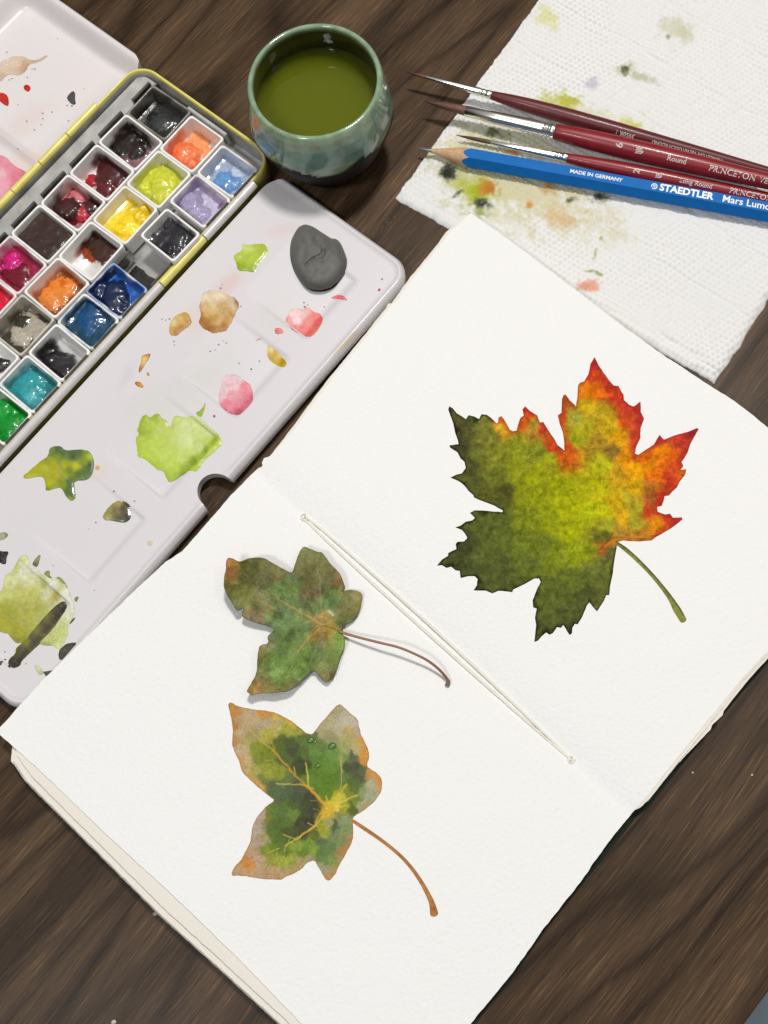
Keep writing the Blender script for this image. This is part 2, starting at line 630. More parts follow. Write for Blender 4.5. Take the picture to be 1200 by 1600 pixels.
pxy = toPX(np.concatenate([xy, np.full((len(xy), 1), 1.5)], 1))
# emboss: slanted rows of small pillows
ra, rb = math.radians(76), math.radians(-4)
wx = xy + np.stack([fbm(xy[:, 0], xy[:, 1], 16, 2, 21), fbm(xy[:, 0], xy[:, 1], 16, 2, 22)], -1) * 1.1
p1 = wx[:, 0] * math.cos(ra - math.pi / 2) + wx[:, 1] * math.sin(ra - math.pi / 2)
p2 = wx[:, 0] * math.cos(ra) + wx[:, 1] * math.sin(ra)
row = np.abs(np.sin(math.pi * p1 / 1.75))
bead = 0.55 + 0.45 * np.sin(2 * math.pi * (p2 / 2.5 + 0.5 * np.floor(p1 / 1.75)))
amp = 0.55 + 0.45 * fbm(xy[:, 0], xy[:, 1], 22, 2, 33)
zt = 1.45 + 1.25 * amp * row * bead + 0.55 * fbm(xy[:, 0], xy[:, 1], 34, 3, 11) + 0.16 * fbm(xy[:, 0], xy[:, 1], 3.2, 2, 61)
# quilting swirls pressed into it
qx, qy = xy[:, 0] / 21.0, xy[:, 1] / 21.0
qr = np.hypot((qx % 1) - 0.5, (qy % 1) - 0.5) + 0.05 * fbm(xy[:, 0], xy[:, 1], 8, 2, 71)
zt -= 0.22 * np.exp(-((qr - 0.36) / 0.05) ** 2)
ql = np.abs(((xy[:, 0] * 0.8 + xy[:, 1] * 0.6 + 2.2 * fbm(xy[:, 0], xy[:, 1], 18, 2, 72)) / 24.0) % 1 - 0.5)
zt -= 0.5 * np.exp(-(ql / 0.03) ** 2)
zt += 0.35 * np.abs(fbm(xy[:, 0], xy[:, 1], 11, 3, 73))
dl = gs * LA; dr = (1 - gs) * LA
fold = np.minimum(np.minimum(gt, dr), 3.0) / 3.0
zt = 0.35 + (zt - 0.35) * (1 - (1 - fold) ** 2)
zt = np.where(dl < 2.5, 0.4 + (zt - 0.4) * (0.55 + 0.45 * dl / 2.5), zt)
zt += 0.5 * np.exp(-((gt - 6.5 - 2 * fbm(xy[:, 0], xy[:, 1], 30, 2, 5)) / 1.6) ** 2) * (fbm(xy[:, 0], xy[:, 1], 15, 2, 9) > -0.2)
# stains
colr = np.tile(alb((231, 230, 228)), (len(xy), 1))
tn = fbm(pxy[:, 0], pxy[:, 1], 16, 4, 41); tn2 = fbm(pxy[:, 0], pxy[:, 1], 7, 3, 43)


tn3 = fbm(pxy[:, 0], pxy[:, 1], 3.6, 2, 47)


def stain(cx, cy, rx, ry, ang, c, op, rag=0.8):
    global colr
    a = math.radians(ang)
    dx, dy = pxy[:, 0] - cx, pxy[:, 1] - cy
    e = np.hypot((dx * math.cos(a) + dy * math.sin(a)) / rx, (-dx * math.sin(a) + dy * math.cos(a)) / ry)
    k = np.clip((1.15 - e + rag * tn + 0.45 * rag * tn2 + 0.3 * tn3) / 0.75, 0, 1) * op
    colr = colr * (1 - k[:, None]) + alb(c) * k[:, None]


for s in [(800, 280, 135, 58, 14, (208, 205, 165), .75), (752, 300, 66, 44, 25, (198, 199, 150), .7), (885, 335, 100, 42, 16, (214, 210, 180), .6), (700, 262, 40, 24, 20, (196, 196, 168), .6), (905, 175, 60, 26, 20, (206, 205, 150), .6), (985, 196, 36, 20, 20, (210, 208, 150), .6),
          (800, 215, 95, 26, 14, (198, 196, 150), .55), (790, 262, 120, 40, 18, (206, 200, 150), .55), (735, 292, 55, 40, 25, (205, 204, 158), .7),
          (860, 300, 120, 42, 18, (214, 204, 172), .55), (880, 165, 42, 24, 8, (196, 196, 96), .8), (893, 160, 22, 16, 0, (184, 184, 62), .55), (892, 156, 12, 10, 0, (176, 178, 50), .4),
          (992, 196, 20, 15, 0, (202, 202, 92), .8), (988, 199, 10, 8, 0, (188, 196, 40), .6), (924, 132, 17, 13, 0, (196, 186, 204), .8),
          (858, 26, 24, 18, 40, (214, 212, 140), .7), (1050, 48, 26, 22, 10, (202, 200, 172), .7), (1042, 58, 7, 9, 0, (120, 120, 84), .9), (1072, 55, 12, 12, 0, (196, 194, 160), .5),
          (975, 108, 20, 12, 0, (190, 190, 154), .8), (976, 110, 7, 9, 20, (92, 94, 76), 1.0), (1005, 122, 30, 7, 14, (176, 178, 136), .7),
          (744, 302, 32, 24, 30, (176, 184, 40), .85), (752, 296, 15, 12, 0, (160, 176, 20), .8), (762, 294, 16, 13, 30, (196, 136, 60), .85), (766, 298, 8, 7, 30, (182, 110, 40), .7),
          (756, 320, 20, 9, 5, (60, 66, 52), .95), (752, 318, 9, 7, 0, (36, 42, 36), .9), (750, 333, 16, 8, 5, (130, 150, 40), .8), (700, 270, 14, 12, 20, (74, 80, 66), 1.0), (698, 272, 6, 8, 20, (40, 46, 40), .8), (714, 304, 12, 5, -35, (60, 66, 52), .9),
          (772, 207, 16, 8, 0, (84, 88, 66), .9), (783, 214, 22, 10, 10, (140, 146, 90), .6), (842, 243, 20, 12, 25, (196, 150, 66), .6), (806, 238, 22, 6, 10, (206, 140, 30), .8), (857, 292, 20, 13, 20, (196, 142, 52), .75),
          (827, 321, 6, 6, 0, (206, 146, 40), .9), (880, 340, 34, 24, 10, (222, 190, 144), .35), (892, 344, 16, 9, 0, (206, 156, 96), .35), (862, 338, 14, 9, 0, (210, 166, 90), .25),
          (889, 314, 12, 5, -10, (84, 90, 60), .9), (937, 310, 20, 11, 5, (100, 106, 84), .9), (934, 308, 9, 6, 0, (54, 60, 48), .8), (800, 345, 50, 20, 20, (212, 208, 176), .5),
          (921, 446, 20, 10, 5, (226, 164, 140), .9), (912, 449, 9, 6, 0, (214, 140, 112), .5), (922, 424, 8, 3, 0, (150, 160, 70), .9), (936, 428, 9, 4, 30, (150, 160, 66), .9), (930, 397, 3, 10, 10, (160, 172, 84), .8), (939, 373, 4, 5, 0, (160, 172, 84), .9)]:
    stain(*s)
tvv = np.concatenate([xy, zt[:, None]], 1)
n0 = len(tvv)
I = np.arange((NA + 1) * (NB + 1)).reshape(NB + 1, NA + 1)
q = np.stack([I[:-1, :-1], I[:-1, 1:], I[1:, 1:], I[1:, :-1]], -1).reshape(-1, 4)
loop = list(I[0, :]) + list(I[1:, -1]) + list(I[-1, -2::-1]) + list(I[-2:0:-1, 0])
bot = tvv[loop].copy(); bot[:, 2] = 0.02
fs = [tuple(f) for f in q]
for i in range(len(loop)):
    j = (i + 1) % len(loop)
    fs.append((loop[i], n0 + i, n0 + j, loop[j]))
towel = obj('paper_towel', np.concatenate([tvv, bot]), fs, M_TOWEL, colors=np.concatenate([colr, colr[loop]]))
tag(towel, 'folded white embossed paper towel with green and orange paint blots, under the brushes', 'paper towel')
TOWEL_Z = 1.7

# ------------------------------------------------------------------ sketchbook
S1, S2 = P(475, 808, 8.5)[:2], P(895, 1190, 8.5)[:2]
sd = (S2 - S1) / np.linalg.norm(S2 - S1)
sn = np.array([-sd[1], sd[0]])
if sn @ (P(900, 700, 8)[:2] - S1) < 0: sn = -sn


def pagez(xy):
    s = (np.asarray(xy)[..., :2] - S1) @ sn
    t = (np.asarray(xy)[..., :2] - S1) @ sd
    zr = 7.9 + 3.3 * (1 - np.exp(-np.maximum(s, 0) / 9)) - 0.012 * np.maximum(s, 0)
    zl = 7.9 + 3.7 * (1 - np.exp(-np.maximum(-s, 0) / 11)) - 0.004 * np.maximum(-s, 0)
    wav = 0.75 * fbm(np.asarray(xy)[..., 0], np.asarray(xy)[..., 1], 48, 3, 77)
    return np.where(s > 0, zr, zl) + wav * np.clip(np.abs(s) / 20, 0, 1)


def onpage(px, lift=0.0):
    """photo pixels -> points lying on the page surface"""
    px = np.asarray([p[:2] for p in px], float)
    z = np.full(len(px), 10.0)
    for _ in range(4):
        w = P(px[:, 0], px[:, 1], z + lift)
        z = pagez(w)
    w = P(px[:, 0], px[:, 1], z + lift)
    return w


book = thing('sketchbook', 'open handmade sketchbook with rough edged white pages and two painted leaves', 'sketchbook', (*((S1 + S2) / 2), 0))
R_TOP = [(735, 333), (775, 360), (850, 415.6), (896.7, 450.6), (966.6, 504.5), (1030.8, 551), (1106.6, 600.7), (1141.6, 622.6), (1170.7, 644.5), (1200, 668), (1290, 737), (1377, 804)]
R_BOT = [(1377, 804), (1280, 920), (1200, 1017), (1158, 1062.5), (1117, 1112.5), (1062.5, 1179), (1008, 1248), (987.5, 1270)]
R_LEFT = [(395, 739), (418, 722), (423, 715), (463, 667), (490, 630), (516.7, 595), (580, 517), (609, 481), (613, 474), (618, 473), (646.7, 433), (680, 393), (703, 363)]
L_UP = [(395, 739), (360, 775), (337.5, 801), (285, 861), (258.7, 878), (208, 925), (153.7, 977.5), (108.7, 1022), (63.7, 1065.6), (0, 1137), (-4, 1143)]
L_LOW = [(-4, 1143), (0, 1148), (62.5, 1204), (158, 1296), (267, 1396), (367, 1492), (471, 1600), (615, 1748)]
R_LOW = [(615, 1748), (735, 1600), (800, 1521), (850, 1450), (900, 1387.5), (950, 1317), (987.5, 1270)]


def sheet(name, pxpoly, mat, zscale, thick, amp, seed, step, lab=None, dxy=(0, 0)):
    px = resample(pxpoly, 4.5, True, amp, seed, 9)
    w = onpage(px) if zscale == 1 else None
    if zscale != 1:
        z = np.full(len(px), 8.0)
        for _ in range(4):
            w = P(px[:, 0], px[:, 1], z); z = 1.4 + (pagez(w) - 1.4) * zscale
    pl = w[:, :2] + np.array(dxy)
    V, F, lp = fill(pl, step)
    z = 1.4 + (pagez(V) - 1.4) * zscale
    V3, F3 = slab(np.concatenate([V, z[:, None]], 1), F, lp, thick)
    o = obj(name, V3, F3, mat, book, sharp=40)
    if lab: o['label'] = lab
    return o


lump1 = [(430, 706), (421, 713), (412, 716), (409, 723), (411, 729), (404, 731)]
right_px = R_TOP + R_BOT[1:] + [(395, 739)] + [(404, 731), (411, 729), (409, 723), (412, 716), (421, 713), (430, 706)] + R_LEFT[3:]
left_px = L_UP + L_LOW[1:] + R_LOW[1:]
spread = R_TOP + R_BOT[1:] + R_LOW[::-1][1:] + L_LOW[::-1][1:] + L_UP[::-1][1:-1] + [(395, 739)] + [(404, 731), (411, 729), (409, 723), (412, 716), (421, 713), (430, 706)] + R_LEFT[3:]
page_r = sheet('page', spread, M_PAPER, 1, 0.35, 0.9, 5, 2.2, 'white open page spread folded at the thread, with a big maple leaf and a small ivy leaf painted on it')
page_l = page_r
# sheets underneath: their deckled edges peek out
for k, zs in enumerate((0.93, 0.80, 0.66, 0.5, 0.34, 0.18)):
    o1 = 2.5 + 2.5 * math.sin(k * 1.7)
    lw = [(18.7, 1187.5), (41.7, 1221), (158, 1337), (250, 1429), (333, 1504), (437.5, 1600), (575, 1752)]
    lw = [(x + (0 if k else 8) + 1.5 * math.sin(k * 2.1), y + (0 if k else -9) + 1.2 * math.cos(k * 1.3)) for x, y in lw]
    lpoly = [(x + 5, y + 6) for x, y in L_UP[:-2]] + [(22, 1140)] + lw + [(615, 1742)] + [(x - 3 - k, y - 2) for x, y in R_LOW[1:]]
    sheet('page', lpoly, M_EDGE, zs, 1.05, 0.9, 25 + k, 9.0)
    rl = [(x - 2.5 - o1 * 0.7, y + 0.5) for x, y in R_LEFT[3:]]
    low = [(1377, 806), (1280, 923), (1201, 1021), (1162, 1063), (1120, 1117), (1068, 1181), (1014, 1249), (1000, 1262)]
    if k in (1, 2): low = [(1377, 808), (1282, 926), (1204, 1024), (1166, 1066), (1131, 1110), (1129, 1118), (1113, 1132), (1110, 1140), (1060, 1192), (1012, 1252), (1006, 1248)]
    rpoly = [(x - 1, y + 4) for x, y in R_TOP[1:-1]] + low + [(987, 1268), (398, 742), (415, 722)] + rl + [(727, 337)]
    sheet('page', rpoly, M_EDGE, zs, 1.05, 0.9, 45 + k, 9.0)
# cover
cpx = [(405, 745), (735, 345), (1372, 812), (1284, 928), (1206, 1028), (1120, 1128), (1012, 1262), (996, 1274), (902, 1391), (852, 1453), (802, 1525), (738, 1603), (620, 1752), (580, 1745), (36, 1200), (20, 1150)]
cw = P(*np.array(cpx).T, 1.3)[:, :2]
V, F, lp = fill(resample(cw, 3), 12.0)
V3, F3 = slab(np.concatenate([V, np.full((len(V), 1), 1.3)], 1), F, lp, 1.25)
obj('cover', V3, F3, M_COVER, book, sharp=40)
# binding thread: two strands bowed apart in the fold, small loops at the stitch holes
for off, bow in ((-1, -5.0), (1, 5.5)):
    pts = []
    for t in np.linspace(0, 1, 24):
        x, y = 475 + 420 * t, 808 + 382 * t
        b = bow * (math.sin(math.pi * t) ** 0.6) + 0.5 * off + (1.5 * math.sin(3 * t + off))
        pts.append((x + 0.67 * b, y - 0.74 * b))
    w = onpage(pts, 0.35)
    w[:, 2] += 0.05 + 0.35 * np.sin(np.linspace(0, math.pi, len(w)))
    Vt, Ft = tube(bez(w, 90), 0.33, 8)
    obj('binding_thread', Vt, Ft, M_THREAD, book)
for cx, cy in ((475, 808), (893, 1187)):
    pts = onpage([(cx + 7 * math.cos(a) * 0.7, cy + 5 * math.sin(a)) for a in np.linspace(0, 5.2, 14)], 0.5)
    Vt, Ft = tube(pts, 0.30, 8)
    obj('thread_knot', Vt, Ft, M_THREAD, book)


# ---- painted and real leaves
def leaf_mesh(px, step, amp=0.5, seed=0, rs=3.0):
    pl = resample(px, rs, True, amp, seed, 7)
    return fill(pl, step), pl


Q1 = lambda p: Zm(680, 550, 5.4545, p)
Q2 = lambda p: Zm(880, 550, 5.4545, p)
Q3 = lambda p: Zm(670, 760, 5.4545, p)
Q4 = lambda p: Zm(860, 760, 4.8, p)
maple = (Q1([(120,462),(150,480),(185,525),(230,550),(262,572),(285,537),(330,550),(375,572),(395,530),(440,535),(480,565),(525,608),(535,600),(540,560),(565,545),(590,580),(635,660),(660,675),(695,668),(705,620),(725,560),(755,540),(742,490),(765,462),(810,505),(870,540),(890,600),(920,595),(950,640),(985,700),(1020,745),(1040,790),(1085,825),(1103,838),(1100,770),(1085,680),(1060,610),(1045,540),(1075,520),(1080,400),(1095,362),(1115,365),(1150,415),(1190,450)])
 + Q2([(108,465),(120,380),(125,290),(140,262),(180,250),(215,190),(232,100),(268,40),(300,110),(345,175),(390,240),(430,285),(470,290),(490,325),(515,370),(520,410),(560,450),(600,465),(660,420),(662,510),(690,570),(660,650),(658,730),(625,800),(610,865),(640,875),(700,835),(770,790),(820,705),(860,745),(950,710),(1060,680),(1140,648),(1155,655),(1120,720),(1080,790),(1060,860),(1010,940),(1025,970),(1000,1005),(1050,1000),(1040,1045),(990,1110),(970,1150)])
 + Q4([(950,5),(915,40),(890,68),(855,75),(850,110),(835,145),(800,155),(805,190),(860,210),(895,205),(920,235),(985,232),(992,248),(940,290),(880,330),(800,375),(760,405),(680,412),(600,412),(545,405),(500,415),(498,460),(485,520),(470,640),(450,740),(440,815),(420,815),(400,860),(350,938),(320,905),(292,870),(270,900),(240,975),(205,1035),(185,1030),(165,1060),(162,1100),(145,1115),(125,1085),(95,1040),(80,1060),(50,1055),(20,1100)])
 + Q3([(1030,1265),(1000,1245),(960,1280),(930,1315),(900,1325),(905,1270),(915,1180),(905,1120),(920,1040),(890,1030),(885,970),(920,880),(955,815),(940,785),(900,785),(850,815),(720,880),(710,900),(640,893),(590,890),(540,912),(480,888),(420,888),(380,885),(410,840),(415,790),(390,765),(340,765),(270,780),(265,720),(230,715),(190,685),(150,695),(110,672),(68,675),(110,625),(165,590),(165,568),(235,535),(228,490),(245,472),(300,470),(328,440),(310,405),(280,370),(225,350),(270,335),(315,300),(370,290),(395,270),(350,225),(390,205),(460,205),(560,215),(630,220),(632,205),(560,165),(480,135),(385,95),(380,75),(340,40),(310,0)])
 + Q1([(230,1120),(190,1095),(130,1072),(180,1045),(225,1035),(260,990),(250,940),(215,905),(190,855),(130,815),(120,795),(200,785),(190,745),(170,690),(155,610),(125,530),(110,490)]))
MC = Zm(650, 530, 2.4, [(130,280,52,52,42),(160,350,50,50,40),(200,310,75,75,50),(250,320,105,110,55),(280,360,112,112,55),(320,330,200,150,30),(330,310,225,100,15),(400,300,190,80,20),(410,265,190,45,25),(450,330,160,130,40),(470,330,185,50,30),(520,400,190,60,25),(560,430,190,80,20),
 (230,420,95,98,52),(300,430,120,122,45),(380,400,130,135,40),(450,420,120,125,40),(500,450,140,145,30),(170,400,62,62,45),(190,470,70,72,45),(150,515,40,42,36),(220,540,75,78,45),(300,500,100,105,45),(380,500,125,130,30),(450,520,140,145,20),(260,590,45,45,38),(330,630,45,45,38),(340,580,75,75,42),(400,580,125,130,25),(470,600,130,135,20),(550,560,160,165,15),(600,620,175,178,15),(640,560,178,175,20),(640,650,172,178,20),(580,720,165,170,15),(500,680,130,138,20),(430,680,110,118,30),
 (230,650,45,47,40),(300,670,80,88,48),(180,710,42,44,38),(260,720,78,86,48),(200,780,60,64,45),(110,840,38,40,34),(180,850,62,68,45),(250,800,82,90,52),(330,760,85,95,48),(400,760,95,108,42),(470,780,100,110,42),(300,860,72,78,48),(240,920,40,42,36),(360,900,75,82,50),(420,850,88,98,48),(520,800,110,120,35),(600,800,135,145,25),(650,780,120,125,30),
 (480,920,55,58,40),(460,1000,52,56,42),(450,1110,42,44,36),(520,960,82,92,50),(560,1030,75,82,52),(600,900,90,100,48),(660,880,92,100,55),(700,900,88,95,55),(720,850,95,100,55),(740,800,85,88,60),(680,1000,88,90,55),(640,960,70,75,50),(580,1090,60,62,45),
 (560,230,150,90,30),(550,300,190,70,25),(565,400,195,70,25),(590,300,150,145,60),(640,250,195,160,20),(630,200,210,110,15),(670,90,160,35,45),(660,130,200,60,25),(690,200,215,100,15),(720,170,185,50,28),(760,220,190,50,28),(700,270,170,140,25),(640,330,165,150,35),(600,370,150,150,30),(680,380,150,115,30),(720,330,200,165,20),(740,420,120,95,35),(760,370,215,150,15),(790,300,200,70,25),(800,260,180,50,32),(830,250,165,40,38),(850,300,165,42,40),(830,380,180,50,32),(820,430,185,60,28),(780,430,220,135,10),
 (700,470,165,160,30),(760,500,185,140,25),(820,490,225,150,10),(850,440,205,90,15),(870,470,225,130,10),(910,370,170,42,38),(920,430,225,120,10),(960,440,210,90,15),(1000,380,180,48,35),(1050,340,150,35,48),(1020,420,175,48,35),(980,470,195,60,25),(900,520,215,100,15),(950,530,185,50,30),(1000,490,195,90,25),(920,600,190,50,28),(880,600,150,80,35),(880,560,170,100,30),
 (820,560,200,150,15),(800,600,165,150,45),(750,600,205,165,15),(700,560,185,175,20),(700,640,190,185,20),(830,650,160,145,45),(780,680,200,150,20),(870,640,185,60,30),(910,640,190,55,28),(900,690,220,130,15),(950,680,185,50,32),(990,672,175,45,38),(930,720,185,70,28),(820,690,175,165,55),(760,730,170,130,45),(720,700,150,150,40),(850,735,165,105,30),(780,750,175,110,35),(740,760,190,115,30),(710,780,165,90,30),(705,740,95,95,40)])


def mute(c, k, t=(1, 1, 1)):
    g = (c @ np.array([0.3, 0.59, 0.11]))[:, None]
    return (c * (1 - k) + g * k) * np.array(t)


def mottled(V, c, seed, a=0.22, s1=11, s2=4):
    n1 = fbm(V[:, 0], V[:, 1], s1, 3, seed); n2 = fbm(V[:, 0], V[:, 1], s2, 2, seed + 5)
    f = 1 + a * np.sign(n1) * np.abs(n1) ** 0.8 + 0.9 * a * n2
    return c * np.clip(f, 0.25, 2.0)[:, None]


(V, F, lp), pl = leaf_mesh(maple, 1.6, 0.5, 3)
c = idw(V, [(q[0], q[1], max(q[2], .9 * q[3]) * (0.95 if q[3] > 160 else 1.04), q[3] * (0.95 if q[3] > 160 else 1.04), q[4] * (0.72 if q[3] >= 0.9 * q[2] else 1)) for q in MC if max(q[2:5]) > 60], 4.8, 7.0, 5, 13) ** 0.92 * 0.92
c = mottled(V, c, 91, 0.26, 7.5, 3.2)
gn = fbm(V[:, 0], V[:, 1], 6.5, 4, 93)                       # granulating pigment
gm = fbm(V[:, 0], V[:, 1], 48, 2, 94)
c = c * (1 + 0.20 * sstep(0.08, 0.34, gn - 0.1 * gm) - 0.22 * sstep(0.08, 0.34, -gn - 0.05 + 0.15 * gm))[:, None]
dE = edge_dist(pl, V)
blot = np.clip(fbm(V[:, 0], V[:, 1], 14, 3, 12) + 0.1, 0, 1)
eg = np.clip(1.2 - dE / (2.8 + 15 * np.clip(blot - 0.10, 0, 1)), 0, 1)
warm = np.clip((V[:, 0] - 850) / 60 + (690 - V[:, 1]) / 100, 0, 1)[:, None] * (V[:, 1] < 850)[:, None]
warm = np.maximum(warm, ((V[:, 0] > 770) & (V[:, 1] < 690))[:, None] * 1.0)
c = c * (1 - 0.78 * eg[:, None] * (1 - warm)) if True else c
c = c * (1 - 0.6 * eg[:, None] * warm) + 0.6 * eg[:, None] * warm * alb((166, 38, 34))
c = strokes(V, c, [(Zm(650, 530, 2.4, [(690, 790), (720, 752), (770, 742), (850, 748), (920, 728)]), 2.2, (70, 50, 30), .7),
                   (Zm(650, 530, 2.4, [(710, 775), (735, 755), (800, 742), (880, 740)]), 5, (205, 135, 45), .6)])
w3 = onpage(V, 0.04)
obj('painted_leaf', w3, [f[::-1] for f in F], M_PAINTED, page_r, colors=c)['label'] = 'large painted maple leaf, green fading to orange and red'


def ribbon(px, widths, n=40):
    c = bez([p[:2] for p in px], n)
    wd = np.interp(np.linspace(0, 1, len(c)), np.linspace(0, 1, len(widths)), widths)
    t = np.gradient(c, axis=0); t /= np.linalg.norm(t, axis=1, keepdims=True)
    nn = np.stack([-t[:, 1], t[:, 0]], -1)
    th = np.linspace(math.pi / 2, -math.pi / 2, 9)[1:-1]
    cap = c[-1] + (np.cos(th)[:, None] * t[-1] * 0.8 + np.sin(th)[:, None] * nn[-1]) * wd[-1] / 2
    return np.concatenate([c + nn * wd[:, None] / 2, cap, (c - nn * wd[:, None] / 2)[::-1]]), c


rb_, cl = ribbon(Q4([(490, 420), (560, 470), (640, 540), (740, 640), (830, 745), (900, 840), (950, 925), (995, 1000)]), [5, 6.5, 6.5, 6, 6.5, 8, 12, 11])
V, F, lp = fill(resample(rb_, 2.0), 1.2)
c = np.tile(alb((128, 132, 62)), (len(V), 1))
half = edge_dist(rb_[len(rb_) // 2 + 6:], V, False)
k = np.clip(1 - half / 3.2, 0, 1) ** 0.7
c = mottled(V, c, 7, 0.25) * (1 - 0.75 * k[:, None])
obj('painted_stem', onpage(V, 0.05), [f[::-1] for f in F], M_PAINTED, page_r, colors=c)

ZI = lambda p: Zm(350, 1090, 4.615, p)
ivy = ZI([(30,40),(60,35),(90,62),(180,80),(280,92),(340,100),(420,130),(500,180),(560,230),(600,262),(635,265),(660,235),(700,180),(760,115),(825,42),(860,65),(910,110),(965,160),(975,210),(985,270),(1020,325),(1045,380),(1045,440),(1030,500),(1060,515),(1110,550),(1140,600),(1138,670),(1100,730),(1050,785),(990,825),(920,868),(930,900),(935,960),(925,1030),(890,1110),(830,1210),(790,1290),(750,1328),(720,1295),(680,1220),(655,1170),(600,1190),(560,1235),(500,1270),(440,1295),(410,1318),(330,1310),(250,1305),(170,1290),(100,1282),(60,1285),(58,1260),(80,1215),(110,1190),(150,1120),(190,1040),(195,980),(215,900),(240,855),(280,815),(310,775),(370,742),(320,705),(260,660),(215,620),(150,560),(125,520),(115,470),(80,400),(55,330),(65,270),(58,180),(40,100)])
IC = ZI([(40,60,175,120,50),(70,110,190,125,45),(60,200,180,120,60),(70,320,180,125,70),(110,450,190,140,80),(140,530,185,150,95),(220,620,200,140,70),(130,140,180,150,105),(200,150,178,152,110),(280,110,195,135,45),(300,180,170,150,110),(400,130,205,165,50),(480,180,195,165,50),(400,190,175,160,90),(330,250,165,155,60),(450,220,150,150,45),(540,240,140,140,50),
 (120,250,180,155,110),(120,380,185,160,115),(170,460,185,160,105),(160,320,165,150,80),(220,360,125,135,35),(200,270,150,140,80),(300,400,110,120,30),(250,430,115,125,35),(300,540,140,145,40),(220,520,160,150,70),(400,540,125,135,35),(270,580,110,120,50),(430,600,90,105,55),
 (400,320,80,95,40),(480,330,72,82,42),(500,380,65,72,42),(450,440,75,90,40),(560,300,85,105,40),(580,400,78,95,40),(560,480,60,68,38),(640,380,80,125,50),(700,450,72,120,38),(680,560,65,115,30),(750,600,60,115,25),(740,680,65,118,25),(780,500,85,125,40),(640,600,85,120,35),(700,330,90,115,50),(780,400,90,130,55),
 (620,290,80,100,50),(700,240,155,145,100),(760,180,165,155,110),(820,80,165,150,110),(760,290,140,135,90),(830,200,175,165,130),(880,150,180,165,140),(930,180,182,165,140),(920,230,180,150,80),(960,220,175,160,140),(900,280,165,155,90),(1000,320,195,140,60),(1035,400,200,135,50),(1020,470,195,130,45),(960,360,170,155,95),(880,350,150,150,90),(850,430,120,135,60),
 (930,420,85,92,62),(950,500,70,78,50),(900,520,70,75,45),(980,560,75,85,50),(920,600,80,95,45),(1000,540,85,95,60),(870,560,90,110,50),(1060,540,195,135,60),(1120,590,195,130,50),(1130,660,190,145,80),(1060,620,165,160,120),(1040,700,150,155,120),(1090,680,155,155,115),(1000,760,155,155,115),(1000,680,130,140,90),(960,740,110,125,40),(920,800,80,95,35),(900,700,115,125,35),(950,660,90,105,45),(1030,790,165,140,90),
 (800,780,225,190,50),(770,800,215,170,30),(830,740,190,175,40),(740,840,205,155,30),(860,800,150,150,40),(840,850,125,135,70),(380,660,80,95,60),(450,680,72,88,58),(400,720,78,92,58),(550,660,75,80,55),(520,720,65,75,48),(600,720,62,65,42),(640,800,60,62,45),(580,800,65,72,45),(500,760,72,88,42),(420,800,80,105,45),(500,840,95,120,45),(350,820,85,110,40),(310,860,110,115,40),(380,900,75,95,40),(450,900,80,100,40),(540,900,62,65,40),(620,900,55,55,42),(560,960,65,68,42),(480,980,68,80,40),(680,860,85,90,45),(340,960,80,105,40),(400,1020,75,95,38),
 (260,850,175,150,125),(240,950,172,150,125),(250,1050,170,145,118),(200,1120,175,140,100),(280,1000,150,140,90),(160,1190,195,125,45),(190,1220,195,130,55),(120,1240,185,140,90),(80,1270,180,145,105),(220,1270,178,148,108),(320,1280,178,140,95),(400,1270,172,140,95),(260,1180,178,150,112),(500,1240,170,140,85),(560,1190,165,140,95),(600,1160,150,140,90),
 (300,1100,115,130,35),(350,1100,95,115,30),(400,1060,80,105,35),(330,1170,140,140,45),(420,1180,150,155,45),(500,1180,140,148,45),(450,1110,90,110,35),(520,1080,120,140,40),(600,1060,105,135,35),(650,1100,120,145,40),(580,1120,95,120,35),(700,930,150,150,35),(660,980,90,100,40),(720,980,145,148,40),(700,1040,85,100,65),(700,1120,85,110,55),(760,900,140,145,85),(800,920,80,95,60),(800,1000,110,125,75),(860,880,125,140,95),(880,960,120,135,80),(850,1040,115,130,75),(900,1030,165,125,65),(880,1080,170,120,60),(760,1080,90,115,60),(740,1160,100,125,60),(790,1160,120,135,60),(840,1130,160,130,75),(730,1240,145,145,105),(760,1290,175,125,70),(790,1240,160,140,80)])
(V, F, lp), pl = leaf_mesh(smooth_poly(ivy, 1), 1.4, 1.1, 23)
c = mute(idw(V, [(q[0], q[1], max(q[2], 0.72 * q[3])) + tuple(q[3:5]) for q in IC], 7.0, 6.0, 15, 9), 0.05) ** 0.86 * 0.94
c = mottled(V, c, 191, 0.13, 6.5, 2.8)
dE = edge_dist(pl, V)
k = (np.clip(1.1 - dE / (2.0 + 5 * np.clip(fbm(V[:, 0], V[:, 1], 40, 2, 88), 0, 1)), 0, 1) * (V[:, 1] > 0))[:, None]
c = c * (1 - 0.6 * k) + 0.6 * k * alb((186, 130, 56))
k = np.clip(1 - dE / 1.2, 0, 1)[:, None]
c = c * (1 - 0.3 * k)
